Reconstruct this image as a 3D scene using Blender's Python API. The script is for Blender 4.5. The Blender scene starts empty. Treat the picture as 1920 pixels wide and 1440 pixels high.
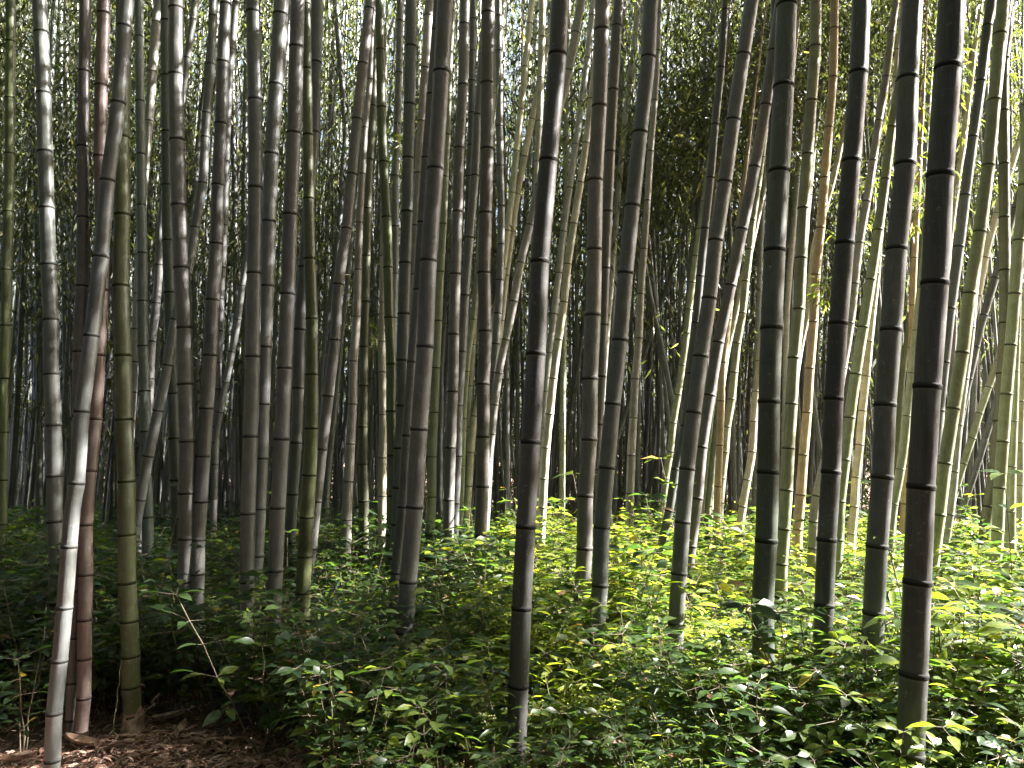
import bpy, math, random
import numpy as np
from mathutils import Vector
R = math.radians
C = bpy.context.scene.collection
sc = bpy.context.scene
RNG = np.random.default_rng(7)
random.seed(7)

# ------------------------------------------------------------------ camera
F = 1440.0; HOR = 860.0; CAMH = 1.55
PITCH = math.atan((HOR - 720.0) / F)
cd = bpy.data.cameras.new('camera'); cam = bpy.data.objects.new('camera', cd); C.objects.link(cam)
cd.sensor_width = 36.0; cd.lens = 36.0 * F / 1920.0; cd.clip_end = 3000; cd.clip_start = 0.05
cam.location = (0, 0, CAMH); cam.rotation_euler = (math.pi / 2 + PITCH, 0, 0)
sc.camera = cam
CP, SP = math.cos(PITCH), math.sin(PITCH)

def ray(px, py):
    x = (px - 960.0) / F; y = (720.0 - py) / F
    return x, CP - SP * y, SP + CP * y           # world dir of camera space (x, y, -1)
def at_depth(px, py, Y):
    x, dy, dz = ray(px, py); t = Y / dy
    return np.array([x * t, Y, CAMH + dz * t]), t  # t = distance along the optical axis
def depth_of_base(yb):
    x, dy, dz = ray(960, yb); return -CAMH / dz * dy
def project(p):
    dx, dy, dz = p[0], p[1], p[2] - CAMH
    zc = CP * dy + SP * dz; yc = -SP * dy + CP * dz
    return 960 + F * dx / zc, 720 - F * yc / zc

def ground_z(x, y):
    x = np.asarray(x, float); y = np.asarray(y, float)
    far = np.clip(y - 11.0, 0, 30)
    z = -0.055 * far + 0.025 * np.sin(x * 1.3 + 0.4) * np.sin(y * 1.1) + 0.012 * np.sin(x * 4.1) * np.cos(y * 3.7)
    return z

# ------------------------------------------------------------------ light
SUN_E = R(39); SUN_AZ = R(83)                      # azimuth measured from +Y (view) towards +X
S = np.array([math.sin(SUN_AZ) * math.cos(SUN_E), math.cos(SUN_AZ) * math.cos(SUN_E), math.sin(SUN_E)])
w = bpy.data.worlds.new('World'); sc.world = w; w.use_nodes = True
nt = w.node_tree; bg = nt.nodes['Background']
sky = nt.nodes.new('ShaderNodeTexSky'); sky.sky_type = 'NISHITA'; sky.sun_disc = False
sky.sun_elevation = SUN_E; sky.sun_rotation = SUN_AZ; sky.air_density = 0.85; sky.dust_density = 6.0; sky.ozone_density = 0.8
nt.links.new(sky.outputs[0], bg.inputs[0]); bg.inputs[1].default_value = 0.05
ld = bpy.data.lights.new('sun', 'SUN'); ld.energy = 5.0; ld.angle = R(0.5); ld.color = (1.0, 0.965, 0.92)
sun = bpy.data.objects.new('sun', ld); C.objects.link(sun)
sun.rotation_euler = Vector(S).to_track_quat('Z', 'Y').to_euler()
sc.view_settings.view_transform = 'Standard'; sc.view_settings.look = 'None'
sc.view_settings.exposure = 3.85; sc.view_settings.gamma = 1.0
cy = sc.cycles
cy.max_bounces = 7; cy.diffuse_bounces = 4; cy.glossy_bounces = 2; cy.transmission_bounces = 4; cy.transparent_max_bounces = 4
cy.use_denoising = True; cy.sample_clamp_indirect = 6.0; cy.caustics_reflective = False; cy.caustics_refractive = False

# ------------------------------------------------------------------ materials
def mat(name):
    m = bpy.data.materials.new(name); m.use_nodes = True
    n = m.node_tree; b = n.nodes['Principled BSDF']; return m, n, b
def node(n, t, **kw):
    x = n.nodes.new(t)
    for k, v in kw.items(): setattr(x, k, v)
    return x
def ramp(n, stops, interp='LINEAR'):
    r = n.nodes.new('ShaderNodeValToRGB'); r.color_ramp.interpolation = interp
    e = r.color_ramp.elements
    while len(e) < len(stops): e.new(0.5)
    for el, (p, c) in zip(e, stops): el.position = p; el.color = (*c, 1) if len(c) == 3 else c
    return r
def mixc(n, a, b, fac, mode='MIX'):
    x = n.nodes.new('ShaderNodeMix'); x.data_type = 'RGBA'; x.blend_type = mode
    def put(i, v):
        if hasattr(v, 'is_linked') or hasattr(v, 'links'): n.links.new(v, x.inputs[i])
        else: x.inputs[i].default_value = v
    put(0, fac); put(6, a); put(7, b)
    return x.outputs[2]

def culm_material():
    m, n, b = mat('culm'); L = n.links.new
    oi = node(n, 'ShaderNodeObjectInfo'); tc = node(n, 'ShaderNodeTexCoord')
    mp = node(n, 'ShaderNodeMapping'); mp.inputs[3].default_value = (1, 1, 0.06); L(tc.outputs['Object'], mp.inputs[0])
    vo = node(n, 'ShaderNodeVectorMath', operation='ADD'); L(mp.outputs[0], vo.inputs[0])
    cr = node(n, 'ShaderNodeCombineXYZ'); L(oi.outputs['Random'], cr.inputs[2])
    sm = node(n, 'ShaderNodeVectorMath', operation='SCALE'); sm.inputs[3].default_value = 37.0; L(cr.outputs[0], sm.inputs[0]); L(sm.outputs[0], vo.inputs[1])
    fine = node(n, 'ShaderNodeTexNoise'); fine.inputs['Scale'].default_value = 190; fine.inputs['Detail'].default_value = 4; L(vo.outputs[0], fine.inputs[0])
    big = node(n, 'ShaderNodeTexNoise'); big.inputs['Scale'].default_value = 7; big.inputs['Detail'].default_value = 5; big.inputs['Roughness'].default_value = 0.7; L(tc.outputs['Object'], big.inputs[0])
    spot = node(n, 'ShaderNodeTexNoise'); spot.inputs['Scale'].default_value = 38; spot.inputs['Detail'].default_value = 6; spot.inputs['Roughness'].default_value = 0.75; L(tc.outputs['Object'], spot.inputs[0])
    r1 = ramp(n, [(0.25, (0.72, 0.72, 0.72)), (0.75, (1.25, 1.25, 1.25))]); L(fine.outputs[0], r1.inputs[0])
    r2 = ramp(n, [(0.3, (0.72, 0.70, 0.66)), (0.7, (1.2, 1.2, 1.22))]); L(big.outputs[0], r2.inputs[0])
    c1 = mixc(n, oi.outputs['Color'], r1.outputs[0], 1.0, 'MULTIPLY')
    c2 = mixc(n, c1, r2.outputs[0], 1.0, 'MULTIPLY')
    r3 = ramp(n, [(0.60, (0, 0, 0)), (0.72, (0.75, 0.75, 0.75))]); L(spot.outputs[0], r3.inputs[0])
    c3 = mixc(n, c2, (0.34, 0.34, 0.31, 1), r3.outputs[0])
    r5 = ramp(n, [(0.27, (0.6, 0.6, 0.6)), (0.38, (0, 0, 0))]); L(spot.outputs[0], r5.inputs[0])
    c3 = mixc(n, c3, (0.05, 0.045, 0.035, 1), r5.outputs[0])
    sg = node(n, 'ShaderNodeAttribute'); sg.attribute_name = 'seg'
    rs = ramp(n, [(0.0, (0.82, 0.82, 0.80)), (0.5, (1, 1, 1)), (1, (1.18, 1.17, 1.13))]); L(sg.outputs['Fac'], rs.inputs[0]); c3 = mixc(n, c3, rs.outputs[0], 1.0, 'MULTIPLY')
    bl = node(n, 'ShaderNodeTexNoise'); bl.inputs['Scale'].default_value = 4.5; bl.inputs['Detail'].default_value = 7; bl.inputs['Roughness'].default_value = 0.8; L(vo.outputs[0], bl.inputs[0])
    rb = ramp(n, [(0.50, (0, 0, 0)), (0.70, (0.36, 0.36, 0.36))]); L(bl.outputs[0], rb.inputs[0]); c3 = mixc(n, c3, (0.21, 0.213, 0.21, 1), rb.outputs[0])
    # wax and dark line round each node: real bands of the culm's skin
    at = node(n, 'ShaderNodeAttribute'); at.attribute_name = 'nd'
    ad = node(n, 'ShaderNodeMath', operation='MULTIPLY_ADD'); ad.inputs[1].default_value = 8.0; ad.inputs[2].default_value = 0.5; L(at.outputs['Fac'], ad.inputs[0])
    wb = ramp(n, [(0.30, (0, 0, 0)), (0.42, (0.12, 0.12, 0.12)), (0.452, (0.25, 0.25, 0.25)), (0.468, (0, 0, 0))]); L(ad.outputs[0], wb.inputs[0])
    c4 = mixc(n, c3, (0.40, 0.39, 0.36, 1), wb.outputs[0])
    db = ramp(n, [(0.462, (0, 0, 0)), (0.475, (0.7, 0.7, 0.7)), (0.515, (0.55, 0.55, 0.55)), (0.575, (0, 0, 0))]); L(ad.outputs[0], db.inputs[0])
    c5 = mixc(n, c4, (0.035, 0.03, 0.024, 1), db.outputs[0])
    L(c5, b.inputs['Base Color']); b.inputs['Roughness'].default_value = 0.5
    b.inputs['Specular IOR Level'].default_value = 0.6; rr = ramp(n, [(0.3, (0.32, 0.32, 0.32)), (0.7, (0.52, 0.52, 0.52))]); L(big.outputs[0], rr.inputs[0]); L(rr.outputs[0], b.inputs['Roughness'])
    bp = node(n, 'ShaderNodeBump'); bp.inputs['Strength'].default_value = 0.25; bp.inputs['Distance'].default_value = 0.002
    L(fine.outputs[0], bp.inputs['Height']); L(bp.outputs[0], b.inputs['Normal'])
    return m
M_CULM = culm_material()

def ring_material():
    m, n, b = mat('node_ring'); L = n.links.new
    oi = node(n, 'ShaderNodeObjectInfo'); at = node(n, 'ShaderNodeAttribute'); at.attribute_name = 'nd'
    r = ramp(n, [(0.0, (0.4, 0.38, 0.36)), (0.3, (0.16, 0.15, 0.13)), (0.48, (0.22, 0.2, 0.18)), (0.62, (0.75, 0.74, 0.72)), (0.85, (0.8, 0.8, 0.78)), (1, (0.3, 0.27, 0.25))]); L(at.outputs['Fac'], r.inputs[0])
    L(mixc(n, oi.outputs['Color'], r.outputs[0], 1.0, 'MULTIPLY'), b.inputs['Base Color']); b.inputs['Roughness'].default_value = 0.8; b.inputs['Specular IOR Level'].default_value = 0.2
    return m
M_RING = ring_material()

def leaf_material(name, stops, trans_gain=(2.35, 2.6, 0.9), tfac=0.48, rough=0.4, spec=0.38):
    m, n, b = mat(name); L = n.links.new
    at = node(n, 'ShaderNodeAttribute'); at.attribute_name = 'tint'
    r = ramp(n, stops); L(at.outputs['Fac'], r.inputs[0])
    tc = node(n, 'ShaderNodeTexCoord'); no = node(n, 'ShaderNodeTexNoise'); no.inputs['Scale'].default_value = 60; no.inputs['Detail'].default_value = 2
    L(tc.outputs['Object'], no.inputs[0]); rn = ramp(n, [(0.3, (0.75, 0.75, 0.75)), (0.7, (1.2, 1.2, 1.2))]); L(no.outputs[0], rn.inputs[0])
    col = mixc(n, r.outputs[0], rn.outputs[0], 1.0, 'MULTIPLY')
    L(col, b.inputs['Base Color']); b.inputs['Roughness'].default_value = rough; b.inputs['Specular IOR Level'].default_value = spec
    tr = node(n, 'ShaderNodeBsdfTranslucent'); L(mixc(n, col, (*trans_gain, 1), 1.0, 'MULTIPLY'), tr.inputs[0])
    mx = node(n, 'ShaderNodeMixShader'); mx.inputs[0].default_value = tfac
    L(b.outputs[0], mx.inputs[1]); L(tr.outputs[0], mx.inputs[2]); L(mx.outputs[0], n.nodes['Material Output'].inputs[0])
    return m
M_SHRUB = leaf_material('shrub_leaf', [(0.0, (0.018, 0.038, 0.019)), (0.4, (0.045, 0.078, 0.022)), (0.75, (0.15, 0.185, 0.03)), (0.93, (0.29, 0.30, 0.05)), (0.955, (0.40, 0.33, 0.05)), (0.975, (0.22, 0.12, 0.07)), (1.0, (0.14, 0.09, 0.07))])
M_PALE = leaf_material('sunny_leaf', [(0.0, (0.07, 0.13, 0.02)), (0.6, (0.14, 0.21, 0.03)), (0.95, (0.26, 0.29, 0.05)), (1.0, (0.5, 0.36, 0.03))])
M_BAMB = leaf_material('bamboo_leaf', [(0.0, (0.035, 0.045, 0.026)), (0.5, (0.065, 0.078, 0.04)), (0.9, (0.125, 0.135, 0.055)), (1.0, (0.24, 0.21, 0.12))], trans_gain=(1.9, 2.0, 0.9), tfac=0.4, rough=0.5, spec=0.3)
M_YELL = leaf_material('yellow_bamboo_leaf', [(0.0, (0.05, 0.08, 0.02)), (0.6, (0.11, 0.14, 0.03)), (1.0, (0.26, 0.25, 0.06))], trans_gain=(2.0, 2.1, .9), tfac=0.45)
M_DRY = leaf_material('dry_leaf', [(0.0, (0.17, 0.09, 0.065)), (0.5, (0.36, 0.20, 0.15)), (0.85, (0.52, 0.35, 0.27)), (1.0, (0.62, 0.48, 0.38))], trans_gain=(1, 1, 1), tfac=0.12, rough=0.6, spec=0.3)

def stem_material(name, a, bcol):
    m, n, b = mat(name); L = n.links.new
    tc = node(n, 'ShaderNodeTexCoord'); no = node(n, 'ShaderNodeTexNoise'); no.inputs['Scale'].default_value = 25; L(tc.outputs['Object'], no.inputs[0])
    r = ramp(n, [(0.35, a), (0.65, bcol)]); L(no.outputs[0], r.inputs[0]); L(r.outputs[0], b.inputs['Base Color']); b.inputs['Roughness'].default_value = 0.65
    return m
M_STEM = stem_material('shrub_stem', (0.07, 0.06, 0.035), (0.17, 0.13, 0.08))
M_TWIG = stem_material('twig', (0.14, 0.13, 0.07), (0.28, 0.24, 0.15))
M_SHEATH = stem_material('old_sheath', (0.16, 0.10, 0.07), (0.42, 0.30, 0.21))

def ground_material():
    m, n, b = mat('forest_floor'); L = n.links.new
    tc = node(n, 'ShaderNodeTexCoord')
    a = node(n, 'ShaderNodeTexNoise'); a.inputs['Scale'].default_value = 3; a.inputs['Detail'].default_value = 8; a.inputs['Roughness'].default_value = 0.75; L(tc.outputs['Object'], a.inputs[0])
    v = node(n, 'ShaderNodeTexVoronoi'); v.inputs['Scale'].default_value = 85; L(tc.outputs['Object'], v.inputs[0])
    r = ramp(n, [(0.3, (0.05, 0.032, 0.022)), (0.5, (0.13, 0.08, 0.055)), (0.7, (0.24, 0.15, 0.105))]); L(a.outputs[0], r.inputs[0])
    rv = ramp(n, [(0.0, (0.55, 0.5, 0.45)), (1, (1.3, 1.25, 1.2))]); L(v.outputs['Color'], rv.inputs[0])
    L(mixc(n, r.outputs[0], rv.outputs[0], 1.0, 'MULTIPLY'), b.inputs['Base Color']); b.inputs['Roughness'].default_value = 0.9
    bp = node(n, 'ShaderNodeBump'); bp.inputs['Strength'].default_value = 0.8; bp.inputs['Distance'].default_value = 0.02; L(v.outputs['Distance'], bp.inputs['Height']); L(bp.outputs[0], b.inputs['Normal'])
    return m
M_GROUND = ground_material()

# ------------------------------------------------------------------ mesh helpers
def np_mesh(name, V, loops, totals, attr=None, an='tint', smooth=False):
    me = bpy.data.meshes.new(name)
    me.vertices.add(len(V)); me.vertices.foreach_set('co', np.ascontiguousarray(V, dtype=np.float32).ravel())
    me.loops.add(len(loops)); me.loops.foreach_set('vertex_index', np.ascontiguousarray(loops, dtype=np.int32))
    st = np.zeros(len(totals), np.int32); st[1:] = np.cumsum(totals)[:-1]
    me.polygons.add(len(totals)); me.polygons.foreach_set('loop_start', st)
    if smooth: me.polygons.foreach_set('use_smooth', np.ones(len(totals), bool))
    me.update(calc_edges=True)
    if attr is not None:
        a = me.attributes.new(an, 'FLOAT', 'POINT'); a.data.foreach_set('value', np.ascontiguousarray(attr, dtype=np.float32))
    me.validate()
    return me
def mesh_obj(name, me, m, parent=None, loc=None):
    if not me.materials: me.materials.append(m)
    o = bpy.data.objects.new(name, me); C.objects.link(o)
    if parent is not None: o.parent = parent
    if loc is not None: o.location = loc
    return o
def empty(name, loc, label, cat, group=None):
    o = bpy.data.objects.new(name, None); C.objects.link(o); o.location = loc; o.empty_display_size = 0.1
    o['label'] = label; o['category'] = cat
    if group: o['group'] = group
    return o

# broad leaf: 5 stations, folded and drooping; simple: one folded diamond; lance: bamboo leaf
def tmpl_broad():
    ts = [0.0, 0.18, 0.42, 0.7, 1.0]; hw = [0, 0.30, 0.5, 0.36, 0]
    V = []; 
    for t, h in zip(ts, hw):
        z = 0.10 * t - 0.30 * t * t
        V.append((t, 0, z))
        if h: V.append((t, h, z + 0.10 * h)); V.append((t, -h, z + 0.10 * h))
    # idx: 0 base,1 s1,2 l1,3 r1,4 s2,5 l2,6 r2,7 s3,8 l3,9 r3,10 tip
    Fs = [(0, 1, 2), (0, 3, 1), (1, 4, 5, 2), (1, 3, 6, 4), (4, 7, 8, 5), (4, 6, 9, 7), (7, 10, 8), (7, 9, 10)]
    return np.array(V), Fs
def tmpl_mid():
    V = [(0, 0, 0), (0.45, 0.5, 0.02), (0.45, -0.5, 0.02), (1, 0, -0.2), (0.5, 0, -0.03)]
    return np.array(V), [(0, 4, 1), (0, 2, 4), (1, 4, 3), (4, 2, 3)]
def tmpl_far():
    V = [(0, 0, 0), (0.4, 0.5, 0.03), (0.4, -0.5, -0.03), (1, 0, -0.1)]
    return np.array(V), [(0, 2, 3, 1)]
def tmpl_lance():
    V = [(0, 0, 0), (0.22, 0.5, 0.0), (0.22, -0.5, 0.0), (0.6, 0.36, -0.06), (0.6, -0.36, -0.06), (1, 0, -0.22)]
    return np.array(V), [(0, 2, 1), (1, 2, 4, 3), (3, 4, 5)]
T_BROAD, T_MID, T_FAR, T_LANCE = tmpl_broad(), tmpl_mid(), tmpl_far(), tmpl_lance()

def norm(a): return a / np.maximum(np.linalg.norm(a, axis=-1, keepdims=True), 1e-9)
def leaves_mesh(name, P, D, N, Ln, Wd, tint, T):
    V0, Fs = T; K = len(V0); n = len(P)
    D = norm(D); Y = norm(np.cross(N, D)); Z = np.cross(D, Y)
    V = (P[:, None, :] + D[:, None, :] * (V0[None, :, 0:1] * Ln[:, None, None])
         + Y[:, None, :] * (V0[None, :, 1:2] * Wd[:, None, None]) + Z[:, None, :] * (V0[None, :, 2:3] * Ln[:, None, None]))
    lp = np.concatenate([np.array(f) for f in Fs]); tot = np.array([len(f) for f in Fs])
    loops = (lp[None, :] + (np.arange(n) * K)[:, None]).ravel()
    return V.reshape(-1, 3), loops, np.tile(tot, n), np.repeat(tint, K)
def segs_mesh(P0, P1, r0, r1, sides=3):
    n = len(P0); D = norm(P1 - P0); up = np.where(np.abs(D[:, 2:3]) > 0.9, np.array([[1.0, 0, 0]]), np.array([[0, 0, 1.0]]))
    X = norm(np.cross(up, D)); Y = np.cross(D, X); V = []
    for P, r in ((P0, r0), (P1, r1)):
        for k in range(sides):
            a = 2 * math.pi * k / sides; V.append(P + (X * math.cos(a) + Y * math.sin(a)) * r[:, None])
    V = np.stack(V, 1)
    lp = np.array([[k, (k + 1) % sides, sides + (k + 1) % sides, sides + k] for k in range(sides)]).ravel()
    loops = (lp[None] + (np.arange(n) * 2 * sides)[:, None]).ravel()
    return V.reshape(-1, 3), loops, np.full(n * sides, 4), None

# ------------------------------------------------------------------ setting
def build_ground():
    ys = np.concatenate([np.linspace(-12, 0, 13)[:-1], np.linspace(0, 16, 129), np.linspace(16, 60, 45)[1:], np.array([90, 160, 300, 600, 1200])])
    xs = np.concatenate([np.array([-900, -400, -150, -60, -30]), np.linspace(-18, 18, 181), np.array([30, 60, 150, 400, 900])])
    X, Y = np.meshgrid(xs, ys); Z = ground_z(X, np.minimum(Y, 60)); V = np.stack([X, Y, Z], -1).reshape(-1, 3)
    nx = len(xs); i, j = np.meshgrid(np.arange(nx - 1), np.arange(len(ys) - 1)); a = (j * nx + i).ravel()
    loops = np.stack([a, a + 1, a + nx + 1, a + nx], 1).ravel()
    o = mesh_obj('ground', np_mesh('ground', V, loops, np.full(len(a), 4), smooth=True), M_GROUND); o['kind'] = 'structure'
build_ground()

# ------------------------------------------------------------------ culms
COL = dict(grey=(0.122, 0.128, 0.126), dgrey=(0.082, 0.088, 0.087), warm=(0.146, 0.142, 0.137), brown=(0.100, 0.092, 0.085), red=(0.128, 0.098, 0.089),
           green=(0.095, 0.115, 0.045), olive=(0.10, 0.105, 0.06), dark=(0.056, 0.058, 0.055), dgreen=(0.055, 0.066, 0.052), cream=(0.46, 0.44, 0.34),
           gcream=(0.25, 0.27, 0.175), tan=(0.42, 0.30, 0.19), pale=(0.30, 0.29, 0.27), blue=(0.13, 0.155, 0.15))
ADJ = dict(grey='grey', dgrey='dark grey', warm='warm grey', brown='brown', red='reddish', green='green', olive='olive', dark='near-black', dgreen='dark green',
           cream='cream', gcream='pale green', tan='tan', pale='pale', blue='bluish')
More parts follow.
